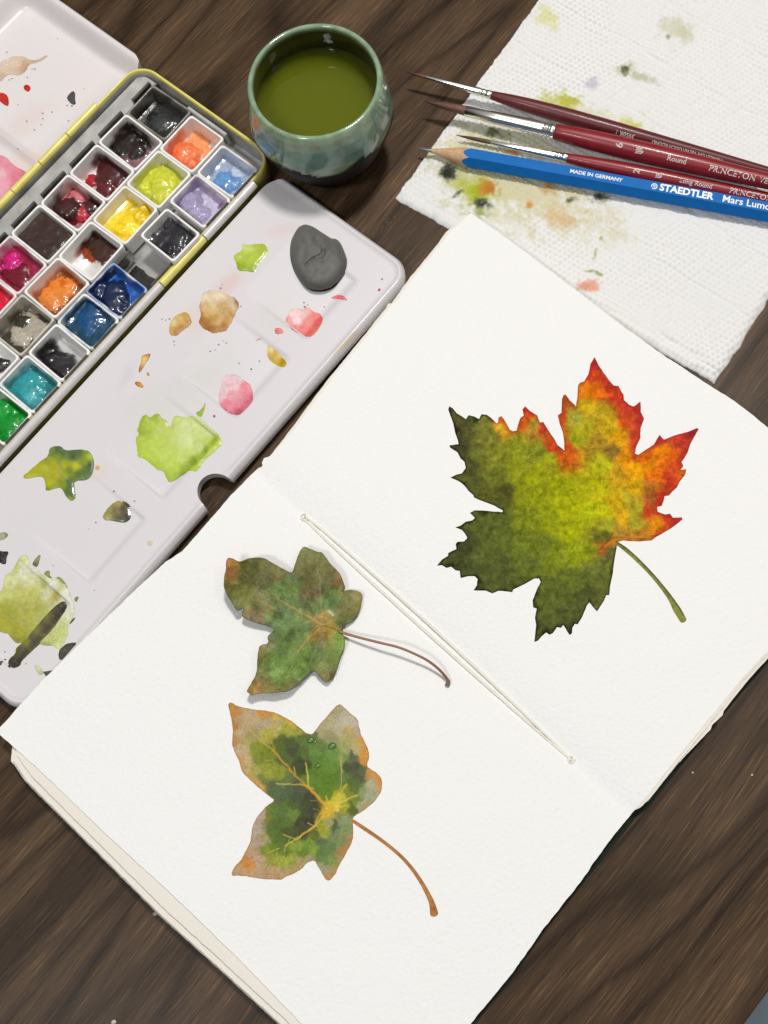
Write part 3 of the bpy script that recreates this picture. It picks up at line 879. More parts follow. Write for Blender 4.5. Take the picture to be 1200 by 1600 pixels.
c = strokes(V, c, [(ZI([(150,180),(260,310),(360,390)]), 2.6, (198,168,90), .8), (ZI([(360,390),(500,545),(600,640)]), 3.2, (200,150,60), .85), (ZI([(600,640),(740,780)]), 4.2, (214,165,50), .9),
    (ZI([(590,470),(605,560),(610,630)]), 2.2, (205,190,90), .9), (ZI([(380,620),(480,622),(560,625)]), 2.0, (195,178,100), .9), (ZI([(740,830),(640,940),(520,1020)]), 3.4, (208,178,64), .9), (ZI([(520,1020),(440,1070)]), 2.2, (205,185,80), .9),
    (ZI([(435,990),(520,1020)]), 1.8, (205,185,80), .9), (ZI([(320,1120),(400,1085)]), 1.7, (190,180,80), .8), (ZI([(545,1030),(545,1110)]), 1.4, (170,165,80), .8), (ZI([(850,270),(850,600),(830,700)]), 2.0, (172,168,96), .8), (ZI([(850,670),(885,630)]), 4.0, (190,188,50), .8),
    (ZI([(830,770),(900,730),(960,705)]), 2.6, (206,190,84), .9), (ZI([(320,230),(360,370)]), 1.9, (175,165,60), .8), (ZI([(300,460),(350,445)]), 1.5, (170,165,70), .8), (ZI([(690,900),(740,920),(720,980)]), 2.4, (170,165,40), .7), (ZI([(800,880),(795,980)]), 2.4, (66,80,52), .7),
    (ZI([(770,790),(735,715)]), 2.6, (206,186,60), .8), (ZI([(800,770),(828,690)]), 3.0, (206,190,56), .8), (ZI([(810,800),(885,778)]), 2.4, (214,192,64), .85), (ZI([(770,820),(715,855)]), 3.0, (204,172,46), .85), (ZI([(790,800),(765,890)]), 2.6, (190,176,60), .7), (ZI([(500,500),(522,548)]), 1.6, (205,190,90), .8), (ZI([(545,620),(640,655)]), 3.0, (208,172,62), .85), (ZI([(650,925),(600,905)]), 1.5, (200,180,80), .7), (ZI([(660,900),(700,830)]), 3.4, (206,170,52), .8), (ZI([(840,430),(850,540)]), 2.6, (176,170,96), .7), (ZI([(470,1020),(430,1110)]), 1.4, (190,185,84), .7), (ZI([(230,300),(180,330)]), 1.3, (176,160,90), .6),
    (ZI([(620,750),(690,745)]), 1.6, (150,130,90), .7), (ZI([(640,800),(690,820)]), 1.4, (150,140,90), .6), (ZI([(780,760),(800,680)]), 4.5, (196,182,40), .7)])
obj('painted_leaf', onpage(V, 0.04), [f[::-1] for f in F], M_PAINTED, page_l, colors=c)['label'] = 'painted ivy leaf with olive centre, yellow veins and tan edges'
rb_, cl = ribbon(Zm(330, 1090, 3.0, [(655, 572), (720, 615), (800, 670), (880, 735), (940, 800), (985, 865), (1015, 920), (1035, 965), (1045, 1012)]), [5, 6, 5.6, 5.4, 5.8, 6.5, 7.5, 9, 13])
V, F, lp = fill(resample(rb_, 2.0), 1.2)
c = mottled(V, np.tile(alb((174, 122, 72)), (len(V), 1)), 8, 0.2)
k = np.clip(1 - np.hypot(V[:, 0] - 679, V[:, 1] - 1421) / 7, 0, 1)[:, None]
c = c * (1 - .5 * k) + alb((150, 82, 30)) * .5 * k
obj('painted_stem', onpage(V, 0.05), [f[::-1] for f in F], M_PAINTED, page_l, colors=c)
# beads of wet paint standing on the ivy painting
for bx, by, br in ((625, 305, 1.1), (780, 350, 1.2), (675, 492, 0.9), (655, 318, 0.6), (665, 535, 0.5)):
    ce = onpage(ZI([(bx, by)]), 0.0)[0]
    V, F = [], []
    for i in range(4):
        for k in range(10):
            a = 2 * math.pi * k / 10; r = br * math.cos(i * math.pi / 7)
            V.append(ce + np.array([r * math.cos(a) * 1.25, r * math.sin(a), 0.06 + 0.5 * br * math.sin(i * math.pi / 7)]))
    for i in range(3):
        for k in range(10):
            F.append((i * 10 + k, i * 10 + (k + 1) % 10, (i + 1) * 10 + (k + 1) % 10, (i + 1) * 10 + k))
    F.append(tuple(30 + k for k in range(10)))
    obj('wet_bead', V, F, M_GEL, page_l, colors=np.tile(alb((84, 112, 52)), (len(V), 1)))

# real leaf lying on the left page
ZL = lambda p: Zm(340, 840, 5.0, p)
def side_veins(mains, col, w, op, gap, lo, hi, seed):
    rr_ = random.Random(seed); out = []
    for ml in mains:
        pc = bez([p[:2] for p in ml], 60)
        L = np.concatenate([[0], np.cumsum(np.hypot(*np.diff(pc, axis=0).T))])
        d = gap
        while d < L[-1]:
            i = min(int(np.searchsorted(L, d)), len(pc) - 2)
            t_ = pc[i + 1] - pc[i]; t_ = t_ / max(np.hypot(*t_), 1e-6)
            for sg in (-1, 1):
                a = sg * math.radians(rr_.uniform(38, 58)); ln = rr_.uniform(lo, hi) * (1 - 0.35 * d / L[-1])
                d0 = np.array([t_[0] * math.cos(a) - t_[1] * math.sin(a), t_[0] * math.sin(a) + t_[1] * math.cos(a)])
                p0 = pc[i]; p1 = p0 + d0 * ln * 0.5; p2 = p1 + (d0 * 0.8 + t_ * 0.35) * ln * 0.55
                out.append(([tuple(p0), tuple(p1), tuple(p2)], w * rr_.uniform(.7, 1.1), col, op * rr_.uniform(.6, 1)))
            d += gap * rr_.uniform(.8, 1.25)
    return out


rl_px = ZL([(75,158),(110,158),(165,185),(190,185),(240,160),(320,155),(375,162),(440,205),(500,240),(560,270),(585,272),(600,225),(620,160),(645,100),(670,68),(720,85),(780,112),(820,115),(860,175),(900,225),(945,265),(975,320),(998,395),(975,425),(1010,408),(1060,408),(1110,418),(1135,450),(1125,520),(1105,580),(1070,640),(1020,675),(970,700),(985,715),(965,735),(985,765),(998,815),(995,850),(965,920),(940,990),(915,1070),(890,1110),(855,1138),(820,1115),(780,1070),(755,1040),(720,1050),(690,1090),(640,1130),(590,1180),(550,1203),(500,1205),(440,1218),(380,1212),(320,1218),(265,1235),(240,1215),(222,1200),(250,1160),(290,1090),(310,1030),(308,960),(318,880),(330,838),(405,828),(388,775),(430,735),(445,715),(405,700),(370,683),(310,670),(240,645),(190,615),(188,590),(210,545),(160,575),(140,560),(120,520),(80,460),(60,420),(48,380),(50,310),(65,260),(65,200)])
RC = ZL([(90,190,165,85,45),(70,260,150,80,45),(150,210,140,85,40),(60,330,120,90,40),(100,400,95,95,30),(200,230,78,78,25),(300,220,80,80,30),(380,230,92,92,45),(250,330,72,72,22),(180,420,88,92,32),(200,500,105,108,65),(300,530,100,98,68),(260,600,112,95,72),(330,620,125,100,75),(400,560,100,95,62),(450,500,80,95,60),(420,330,85,82,42),(480,290,112,105,65),(540,260,100,92,50),(530,340,75,105,45),(560,420,72,120,40),(480,420,70,118,75),(600,470,70,110,50),(630,360,75,90,55),
 (690,100,110,115,70),(760,150,112,108,70),(650,180,102,105,65),(700,280,90,85,50),(820,150,100,100,65),(860,230,105,105,70),(900,300,105,92,60),(950,330,125,80,55),(830,320,95,92,60),(720,400,85,78,48),(680,450,92,75,55),(760,450,90,78,50),(860,400,80,85,45),(900,450,75,98,50),(920,500,85,110,80),(850,500,75,110,60),(700,510,78,88,55),(760,560,85,105,55),
 (1000,450,100,100,70),(1080,450,120,112,75),(1120,430,150,105,70),(1080,530,115,110,72),(1000,560,108,102,75),(1040,620,92,98,55),(960,640,95,105,50),(980,690,80,88,45),(820,640,165,130,55),(740,620,140,130,60),(880,650,140,125,50),(680,620,105,120,65),(800,690,155,110,45),
 (560,600,70,110,65),(480,620,48,85,35),(430,670,60,100,60),(400,640,85,115,85),(560,560,65,100,50),(600,680,85,125,85),(520,690,90,120,90),(640,740,75,120,70),(500,750,65,100,40),(430,770,75,100,45),(420,810,100,95,55),(560,740,50,90,35),(700,700,80,115,70),
 (760,730,135,90,35),(850,730,160,125,40),(900,760,150,125,45),(820,780,130,95,35),(950,780,110,140,45),(970,840,100,150,60),(900,850,130,135,60),(840,830,130,125,65),(900,900,105,130,50),(940,930,100,125,50),(850,920,95,120,45),(880,1000,105,115,60),(850,1080,120,115,75),(880,1090,100,85,50),(820,1040,110,110,60),
 (740,960,45,85,25),(740,900,75,110,45),(680,880,95,120,50),(650,960,80,120,40),(600,920,85,125,50),(500,870,70,110,60),(420,850,100,110,80),(350,870,125,110,80),(340,930,105,105,55),(420,940,80,120,40),(500,980,85,125,50),(440,1050,95,140,60),(380,1010,95,120,50),(560,1050,80,115,45),(640,1080,75,105,40),(600,1140,85,95,45),(540,1180,95,95,50),(460,1120,90,125,55),(400,1170,120,110,70),(340,1120,100,95,45),(300,1130,140,90,45),(330,1190,140,105,60),(260,1200,160,100,55),(340,1050,105,110,45)])
def olive(L, kb=0.48, kr=0.76):
    out = []
    for x, y, a, b, c_ in L:
        if a > 1.35 * b: a, b, c_ = a * 0.95, b * 1.12, c_ * 0.9
        out.append((x, y, max(a, kr * b), b, min(c_, kb * max(a, b))))
    return out


RC = olive(RC)
(V, F, lp), pl = leaf_mesh(smooth_poly(rl_px, 1), 1.4, 0.8, 33)
c = mute(idw(V, RC, 6.0, 6.0, 25, 10), 0.06, (1.0, 1.0, 0.84)) ** 0.85 * 0.95
c = mottled(V, c, 291, 0.20, 7, 2.8) * (1 + 0.30 * sstep(0.1, 0.4, fbm(V[:, 0], V[:, 1], 16, 4, 295)) - 0.22 * sstep(0.1, 0.4, -fbm(V[:, 0], V[:, 1], 20, 4, 296)))[:, None]
c = strokes(V, c, [(ZL([(830, 685), (700, 615), (540, 520)]), 2.4, (176, 146, 72), .9), (ZL([(540, 520), (440, 450), (350, 410)]), 1.7, (165, 140, 76), .8), (ZL([(825, 660), (815, 560), (800, 400), (795, 300), (770, 180)]), 1.4, (146, 140, 92), .8),
    (ZL([(830, 685), (900, 640)]), 1.6, (170, 140, 70), .8), (ZL([(830, 690), (740, 760), (620, 890)]), 2.8, (178, 140, 58), .9), (ZL([(620, 890), (560, 960)]), 2.0, (140, 132, 60), .7), (ZL([(760, 720), (830, 690), (890, 705), (965, 745)]), 1.5, (86, 56, 26), .85),
    (ZL([(700, 610), (620, 560), (600, 470)]), 1.0, (96, 120, 70), .6), (ZL([(870, 575), (905, 605)]), 3.6, (196, 206, 190), .95), (ZL([(300, 360), (325, 335)]), 1.2, (160, 130, 66), .8), (ZL([(280, 410), (320, 385)]), 1.0, (150, 130, 66), .8)])
c = strokes(V, c, side_veins([ZL([(830, 685), (540, 520), (200, 330)]), ZL([(825, 660), (800, 400), (720, 120)]), ZL([(830, 690), (740, 760), (560, 960), (320, 1160)])], (150, 150, 104), 1.3, .42, 17, 24, 46, 5))
c = strokes(V, c, side_veins([ZL([(840, 690), (1080, 480)]), ZL([(840, 700), (870, 1080)])], (140, 140, 92), 1.1, .36, 15, 16, 28, 6))
dE = edge_dist(pl, V)
k = np.clip(1 - dE / 1.8, 0, 1)[:, None]
c = c * (1 - 0.45 * k)
ctr = np.array(ZL([(800, 690)])[0])
rr = np.hypot(*(V - ctr).T)


def leafz(px):
    px = np.asarray(px, float)
    r = np.hypot(*(px - ctr).T)
    z = 1.0 + 2.4 * (r / 110) ** 2.2
    z = z + 1.1 * fbm(px[:, 0], px[:, 1], 44, 2, 401) + 0.25 * fbm(px[:, 0], px[:, 1], 12, 2, 411)
    dv = np.minimum.reduce([edge_dist(np.array(ZL(l)), px, False) for l in ([(830, 685), (540, 520), (200, 330)], [(830, 685), (740, 760), (560, 960), (300, 1160)], [(825, 660), (795, 300), (700, 90)], [(830, 690), (1100, 480)], [(830, 700), (870, 1100)])])
    return z + 1.7 * np.clip(dv / 30, 0, 1) ** 1.1 - 0.4


lz = leafz(V)
z = np.full(len(V), 10.0)
for _ in range(4):
    wv = P(V[:, 0], V[:, 1], z + lz); z = pagez(wv)
w3 = P(V[:, 0], V[:, 1], z + lz)
F_ = [f[::-1] for f in F]
V3, F3 = slab(w3, F_, lp, 0.22)
real = thing('dry_leaf', 'real dried ivy leaf, green with brown tips, lying on the left page above its painting', 'leaf', (*w3[:, :2].mean(0), 9.5))
obj('blade', V3, F3, M_LEAF, real, colors=np.concatenate([c, c * 0.8]))
sp = Zm(330, 840, 3.0, [(600, 440), (640, 453), (700, 470), (800, 495), (880, 515), (960, 548), (1020, 580), (1070, 620), (1100, 655), (1112, 675), (1106, 694)])
hz = [2.6, 3.2, 4.2, 5.6, 6.2, 5.8, 4.9, 3.4, 1.9, 1.2, 0.6]
pts = np.array([onpage([p], h)[0] for p, h in zip(sp, hz)])
pth = bez(pts, 60)
rad = np.interp(np.linspace(0, 1, len(pth)), [0, .5, .85, .95, 1], [0.48, 0.42, 0.5, 0.75, 0.85])
Vt, Ft = tube(pth, rad, 10)
tt = np.repeat(np.linspace(0, 1, len(pth)), 10)[:, None]
cc = alb((164, 122, 98)) * (1 - tt) + alb((124, 78, 58)) * tt
cc = np.where(tt > 0.93, alb((96, 100, 92)), cc)
obj('stem', Vt, Ft, M_STEM, real, colors=cc)

# ------------------------------------------------------------------ watercolour palette
pal = thing('watercolour_palette', 'open white enamel watercolour box with yellow rim, mixing lid and paint smears', 'paint palette', (*UV(-95, -30, 0)[:2], 0))
ULEFT = -206.0

# --- flap with mixing wells
WELLS = [(-37.3 - 39.3 * i, -6.7 - 39.3 * i) for i in range(5)]
FL_OUT = [(-1.5, 1.5), (2, 1.5), (9, 8.5)]


flap_line = rrect(-203.5, 9.5, 1.5, 70.0, 9.0, 10)
nc = toUV(P(338, 768, 8)[:2])
notch_u = float(nc[0])


def flapz(uv):
    u, v = uv[..., 0], uv[..., 1]
    z = np.full(u.shape, 7.6)
    for a, b in WELLS:
        m = sstep(a - 0.1, a + 1.1, u) * (1 - sstep(b - 1.1, b + 0.1, u))
        dep = 1.15 * np.clip((v - 25) / 28, 0, 1) ** 0.9 * (1 - sstep(53.6, 56.6, v))
        z = z - m * dep
    e = np.minimum(np.minimum(9.5 - u, u + 203.5), 70.0 - v)
    # corner rounding distance
    cu = np.maximum(np.maximum(u - 0.5, -194.5 - u), 0); cv = np.maximum(v - 61.0, 0)
    rc = 9.0 - np.hypot(cu, cv)
    e = np.where((cu > 0) & (cv > 0), rc, e)
    z = z + 0.85 * np.exp(-((e - 2.0) / 0.9) ** 2)
    z = z - 1.6 * np.clip(1 - e / 1.3, 0, 1) ** 2
    return z


nr = 6.4
fl_px = []
for p in flap_line[::-1]:
    fl_px.append(p)
fl = resample(fl_px, 1.0)
out = []
for p in fl:                                     # thumb notch bitten out of the outer edge
    if abs(p[0] - notch_u) < nr and p[1] > 69.5: continue
    out.append(p)
i0 = max(range(len(out)), key=lambda i: np.hypot(*(out[i] - out[(i + 1) % len(out)])))
a, b = out[i0], out[(i0 + 1) % len(out)]
sgn = 1 if b[0] > a[0] else -1
arc = [np.array([notch_u - sgn * nr * math.cos(t), 68.6 - (nr + 0.6) * math.sin(t)]) for t in np.linspace(0, math.pi, 22)]
fl = np.array(out[:i0 + 1] + arc + out[i0 + 1:])
V, F, lp = fill(fl, 0.75, 0.05, (0.25, 0.55, 0.9, 1.3, 1.7, 2.1, 2.6, 3.2, 4.0))
z = flapz(V)
w3 = UV(V[:, 0], V[:, 1], z)


def enamel_col(n, base=(220, 216, 218)):
    return np.tile(alb(base), (n, 1))


def tint(px, col, cx, cy, rx, ry, ang, c, op, seed=1):
    a = math.radians(ang)
    dx, dy = px[:, 0] - cx, px[:, 1] - cy
    e = np.hypot((dx * math.cos(a) + dy * math.sin(a)) / rx, (-dx * math.sin(a) + dy * math.cos(a)) / ry)
    k = np.clip(1.2 - e + 0.5 * fbm(px[:, 0], px[:, 1], 20, 3, seed), 0, 1)[:, None] * op
    return col * (1 - k) + alb(c) * k


pxf = toPX(w3)
cf = enamel_col(len(V))
for a in ((360, 440, 44, 14, -45, (226, 186, 180), .5), (440, 360, 30, 12, -10, (222, 190, 184), .4), (302, 500, 20, 30, 0, (226, 196, 186), .35), (200, 585, 10, 30, 30, (206, 190, 206), .35),
          (150, 740, 30, 20, 0, (222, 206, 196), .5), (540, 535, 26, 5, -45, (206, 180, 130), .6), (240, 640, 60, 40, -40, (206, 206, 196), .4), (60, 1090, 60, 8, -20, (224, 190, 200), .5),
          (320, 590, 60, 40, -40, (204, 206, 196), .35), (430, 500, 40, 30, -40, (212, 206, 196), .3)):
    cf = tint(pxf, cf, *a)
V3, F3 = slab(w3, [f[::-1] for f in F], lp, np.full(len(w3), 3.2))
obj('mixing_flap', V3, F3, M_ENAMEL, pal, colors=np.concatenate([cf, cf]), sharp=50)['label'] = 'white fold-out mixing flap with five shallow wells and a thumb notch'

# --- big lid, a deep tray
LU0, LU1, LV0, LV1 = -203.0, 15.2, -146.0, -40.0


def lidz(uv):
    u, v = uv[..., 0], uv[..., 1]
    cu = np.maximum(np.maximum(u - (LU1 - 12), (LU0 + 12) - u), 0)
    cv = np.maximum((LV0 + 12) - v, 0)
    e = 12 - np.hypot(cu, cv)
    e = np.where((cu <= 0) & (cv <= 0), np.minimum(np.minimum(LU1 - u, u - LU0), v - LV0), e)
    # at the hinge side the lid curls up too
    z = 9.3 - 7.3 * sstep(1.6, 8.6, e)
    z = z - 1.2 * np.clip(1 - e / 1.2, 0, 1) ** 2
    z = np.where(e > 3, z, z)
    h = sstep(-86.5, -74.5, v)
    z = z + h * 2.0 * sstep(6, 12, e)
    for ud in (-44.0, -97.0, -150.0):
        z = z + 2.1 * np.exp(-((u - ud) / 1.7) ** 2) * sstep(7, 12, e)
        z = z - 0.5 * np.exp(-((u - ud) / 1.7) ** 2) * sstep(-90, -75, v)
    return z


lid = [p for p in rrect(LU0, LU1, LV0, LV1, 12, 10) if p[1] < -70]
lid = sorted([p for p in lid], key=lambda p: 0)  # keep order
lp_ = rrect(LU0, LU1, LV0, -40, 12, 10)
ring = [tuple(p) for p in lp_ if p[1] < -74.6]
# order: from (LU0,-74) round the far side to (LU1,-74)
ring = [(LU0, -74.2)] + [p for p in ring if p[0] < -100] + [p for p in ring if p[0] > -100] + [(LU1, -80.0), (13.2, -75.6), (8.0, -74.2)]
rg = resample(ring, 1.6)
V, F, lp = fill(rg, 1.1, 0.05, (0.3, 0.6, 0.9, 1.3, 2.0, 3.0))
z = lidz(V)
w3 = UV(V[:, 0], V[:, 1], z)
pxl = toPX(w3)
cl_ = enamel_col(len(V), (228, 222, 222))
for a in ((40, 190, 60, 20, -40, (226, 206, 202), .5), (30, 255, 40, 20, -30, (232, 206, 200), .6), (120, 130, 60, 50, 0, (232, 222, 222), .4)):
    cl_ = tint(pxl, cl_, *a)
V3, F3 = slab(w3, [f[::-1] for f in F], lp, np.full(len(w3), 0.6))
obj('lid', V3, F3, M_ENAMEL, pal, colors=np.concatenate([cl_, cl_]), sharp=50)['label'] = 'white main lid folded back, a tray with dividers'

# --- yellow rimmed tin
BU1, BV0, BV1 = 12.6, -74.0, -0.9


def ringwall(prof, n=10, r=9.5):
    rings = []
    for ins, z in prof:
        pr = rrect(ULEFT + ins, BU1 - ins, BV0 + ins, BV1 - ins, max(r - ins, 0.6), n)
        rings.append(UV(pr[:, 0], pr[:, 1], z))
    m = len(rings[0]); F = []
    for k in range(len(rings) - 1):
        for i in range(m):
            j = (i + 1) % m
            F.append((k * m + i, k * m + j, (k + 1) * m + j, (k + 1) * m + i))
    return np.concatenate(rings), F


Vt, Ft = ringwall([(0.5, 0.3), (0.0, 1.0), (0.0, 10.6), (0.2, 11.6), (0.75, 12.1), (1.25, 11.7), (1.45, 10.8), (1.45, 9.0)])
obj('tin_rim', Vt, Ft, M_YELLOW, pal)
Vt, Ft = ringwall([(1.46, 10.2), (1.5, 9.0), (1.6, 8.2), (1.7, 2.2), (2.4, 1.8)])
m = len(rrect(0, 50, 0, 50, 5, 10))
Ft.append(tuple(4 * m + i for i in range(m)))
obj('tin_tray', Vt, Ft, M_METAL, pal, sharp=40)
# ledge plate along the lid side
Vt, Ft = uvbox(ULEFT + 8, 10.0, -71.6, -63.2, 7.2, 8.6, 0.4)
obj('ledge_plate', Vt, Ft, M_METAL, pal, smooth=False)
# hinge knuckles on the lid side (yellow), on the flap side (white with a yellow section)


def knuckle(u0, u1, v, z, r, mat, name='hinge_knuckle'):
    us = [u0, u0 + 0.15, u1 - 0.15, u1]
    Vt, Ft = tube(UV(np.array(us), np.full(4, v), np.full(4, z)), [r - 0.15, r, r, r - 0.15], 14)
    return obj(name, Vt, Ft, mat, pal, sharp=40)


kv = [toUV(P(x, y, 12)[:2])[0] for x, y in ((163, 172), (121, 223), (79, 268), (36, 312))]
ks = list(kv) + [kv[-1] - 14.5 * i for i in range(1, 10)]
for a, b in zip(ks[:-1], ks[1:]):
    knuckle(b + 0.15, a - 0.15, -73.6, 11.4, 1.55, M_YELLOW)
knuckle(-29.8, -1.2, -0.3, 11.2, 1.75, M_WHITE_TUBE)
knuckle(-54.2, -30.2, -0.4, 11.2, 1.7, M_YELLOW)
knuckle(-196, -54.6, -0.3, 11.2, 1.75, M_WHITE_TUBE)
# spring clips
for k in range(9):
    uc = -0.5 - 16.5 * k
    Vt, Ft = uvbox(uc - 5.5 + (3 if k == 0 else 0), uc + 7.6, -63.4, -62.2, 6, 12.9, 0.25)
    obj('spring_clip', Vt, Ft, M_CLIP, pal, smooth=False)
for k in range(12):
    uc = -3.5 - 15.77 * k
    Vt, Ft = uvbox(uc - 6.6, uc + 5.6, -2.75, -2.0, 6, 13.0, 0.2)
    obj('spring_clip', Vt, Ft, M_CLIP, pal, smooth=False)
Vt, Ft = uvbox(7.2, 8.6, -43.0, -22.5, 6, 12.6, 0.25)
obj('spring_clip', Vt, Ft, M_METAL, pal, smooth=False)
Vt, Ft = uvbox(-62.5, -51.0, -20.9, -19.7, 4, 10.5, 0.25)
obj('spring_clip', Vt, Ft, M_CLIP, pal, smooth=False)
# black spill in the gap where one pan is missing
uu = resample([(-67, -19), (-52.5, -19), (-52, -3), (-66, -3)], 1.2, True, 0.8, 3, 4)
V, F, lp = fill(uu, 0.8)
c = np.tile(alb((52, 51, 48)), (len(V), 1)); c = mottled(V, c, 9, 0.35, 4, 2)
obj('paint_spill', UV(V[:, 0], V[:, 1], 2.0 + 1.2 * sstep(0, 2.5, edge_dist(uu, V)) + 0.12 * fbm(V[:, 0], V[:, 1], 3, 2, 3)), [f[::-1] for f in F], M_BLACKSTAIN, pal, colors=c)


# --- smears and drops of paint on flap and lid
def splat(px, ctrl, where='flap', h=0.12, mat=None, step=1.6, amp=0.8, seed=0, warp=3.0, edge=0.0, name='paint_smear', mott=0.10, smoothit=True, power=3.4):
    zf = flapz if where == 'flap' else lidz
    pp = smooth_poly(px, 1) if smoothit else px
    pl = resample(pp, max(step, 1.4), True, amp, seed, 6)
    V, F, lp = fill(pl, step)
    dE = edge_dist(pl, V)
    c = idw(V, ctrl, power, warp, seed, 14)
    c = mottled(V, c, seed + 3, mott, 8, 3.5)
    k = np.clip(1 - dE / 1.5, 0, 1)[:, None]
    c = c * (1 - 0.16 * k)
    st = fbm((V[:, 0] + V[:, 1] * 0.93) / 2.4, (V[:, 0] - V[:, 1]) * 1.9, 7, 3, seed + 60)[:, None]
    pale = np.clip(st * 1.1 - 0.25, 0, 0.45) * np.clip(dE / 6, 0, 1)[:, None]
    c = c * (1 - pale * 0.3) + alb((226, 222, 214)) * pale * 0.3
    if edge:
        k = np.clip(1 - dE / 2.6, 0, 1)[:, None]
        c = c * (1 - edge * k)
    z = np.full(len(V), 5.0)
    for _ in range(5):
        w = P(V[:, 0], V[:, 1], z); z = zf(toUV(w))
    hh = 0.05 + 0.6 * h * sstep(0, 5.5, dE) * (1 + 0.35 * fbm(V[:, 0], V[:, 1], 16, 2, seed + 7))
    w = P(V[:, 0], V[:, 1], z + hh)
    return obj(name, w, [f[::-1] for f in F], mat or M_WASH, pal, colors=c)


A = lambda p: Zm(280, 260, 3.3333, p)
B = lambda p: Zm(190, 380, 4.6154, p)
C = lambda p: Zm(190, 600, 4.6154, p)
D = lambda p: Zm(350, 340, 4.2857, p)
E_ = lambda p: Zm(0, 680, 7.275, p)
G = lambda p: Zm(0, 840, 5.925, p)
H = lambda p: Zm(0, 700, 2.6667, p)
J = lambda p: Zm(0, 0, 4.8, p)
K = lambda p: Zm(0, 220, 8.0, p)
splat(A([(330,400),(345,408),(400,405),(440,400),(463,430),(455,465),(410,510),(405,530),(392,555),(345,545),(308,545),(295,500),(280,470),(300,450),(325,440)]),
      A([(340,410,205,215,120),(440,420,170,190,50),(370,470,176,196,50),(310,520,150,175,30),(390,540,150,172,30),(300,470,185,205,70)]), h=0.55, mat=M_GEL, seed=1)
splat(B([(575,360),(640,335),(700,345),(770,370),(820,395),(845,430),(835,480),(815,530),(790,570),(765,620),(700,650),(640,645),(590,610),(550,570),(560,540),(575,520),(565,470),(570,420)]),
      B([(600,380,222,208,178),(700,380,222,206,176),(660,440,214,190,146),(640,490,206,170,110),(740,470,205,165,100),(800,450,216,196,160),(835,440,150,100,40),(780,540,190,140,66),(700,560,208,176,110),(650,540,196,146,60),(600,580,168,108,26),(570,560,170,112,40),(640,620,160,100,20),(700,630,178,116,30),(750,600,170,106,24)]), h=0.12, mat=M_GEL, amp=2.2, seed=2, warp=6, mott=.16)
splat(B([(355,560),(390,520),(450,495),(480,505),(500,540),(508,575),(470,610),(420,645),(395,670),(345,662),(345,600)]),
      B([(370,570,222,200,150),(420,530,215,180,110),(360,640,205,160,80),(470,520,196,146,66),(500,570,164,98,20),(440,610,180,120,36),(400,650,176,116,40),(430,570,206,164,90)]), h=0.3, mat=M_GEL, seed=3)
splat(B([(140,815),(175,800),(210,795),(205,825),(170,870),(150,910),(120,940),(125,890),(145,850)]), B([(165,850,228,190,110),(200,800,200,130,40),(125,930,196,120,30)]), seed=4, edge=.3)
splat(B([(178,930),(195,933),(204,955),(184,956)]), B([(190,945,205,140,40)]), seed=5, amp=.3)
splat(B([(97,998),(130,998),(152,1018),(160,1045),(120,1037),(95,1015)]), B([(110,1010,196,112,20),(135,1020,226,150,30)]), seed=6, edge=.3, h=.25, mat=M_GEL, amp=.3)
splat(B([(1055,722),(1100,752),(1142,788),(1155,820),(1186,850),(1188,885),(1160,897),(1120,882),(1062,840),(1046,800)]), B([(1058,760,222,208,130),(1100,800,194,160,24),(1150,860,190,150,14),(1130,880,206,170,30)]), seed=7, h=.25, mat=M_GEL)
splat(B([(735,950),(790,945),(840,950),(880,985),(930,1020),(950,1080)]) + C([(945,130),(890,190),(840,230),(780,215),(720,170),(697,130),(705,60)]),
      B([(740,960,226,198,202),(830,960,226,190,196),(740,1060,228,190,196),(800,1030,230,186,192),(715,1100,226,186,192)]) + C([(800,80,226,150,160),(900,30,226,130,142),(930,90,218,116,132),(850,150,220,118,136),(760,150,220,120,140),(830,220,204,90,110)]), seed=8, h=.05, mat=M_WASH, warp=1.5, power=7)
splat(D([(445,612),(495,606),(530,620),(560,590),(600,635),(640,638),(664,670),(655,710),(610,780),(565,804),(510,782),(450,747),(408,690),(425,655)]),
      D([(470,640,232,196,196),(480,690,234,200,200),(530,650,230,180,180),(440,700,230,150,150),(560,690,230,128,122),(620,660,228,112,104),(640,690,220,100,96),(580,770,232,110,98),(520,760,228,112,108),(470,740,226,120,118)]), seed=9, h=.06, mat=M_WASH, warp=1.5, power=6.5)
splat(D([(335,747),(360,736),(385,742),(404,773),(345,784)]), D([(360,760,226,118,118)]), seed=10, amp=.3)
splat(D([(706,540),(755,517),(800,520),(832,560),(790,549)]), D([(760,535,226,116,120)]), seed=11, amp=.3)
splat(D([(210,830),(225,812),(258,805),(255,813),(230,818)]), D([(225,815,210,120,130)]), seed=12, amp=.1)
splat(D([(1028,492),(1036,472),(1050,476),(1046,494)]), D([(1040,480,182,20,56)]), seed=13, amp=.1)
splat(C([(655,230),(668,220),(681,232),(668,246)]), C([(668,232,190,40,110)]), seed=14, amp=.1)
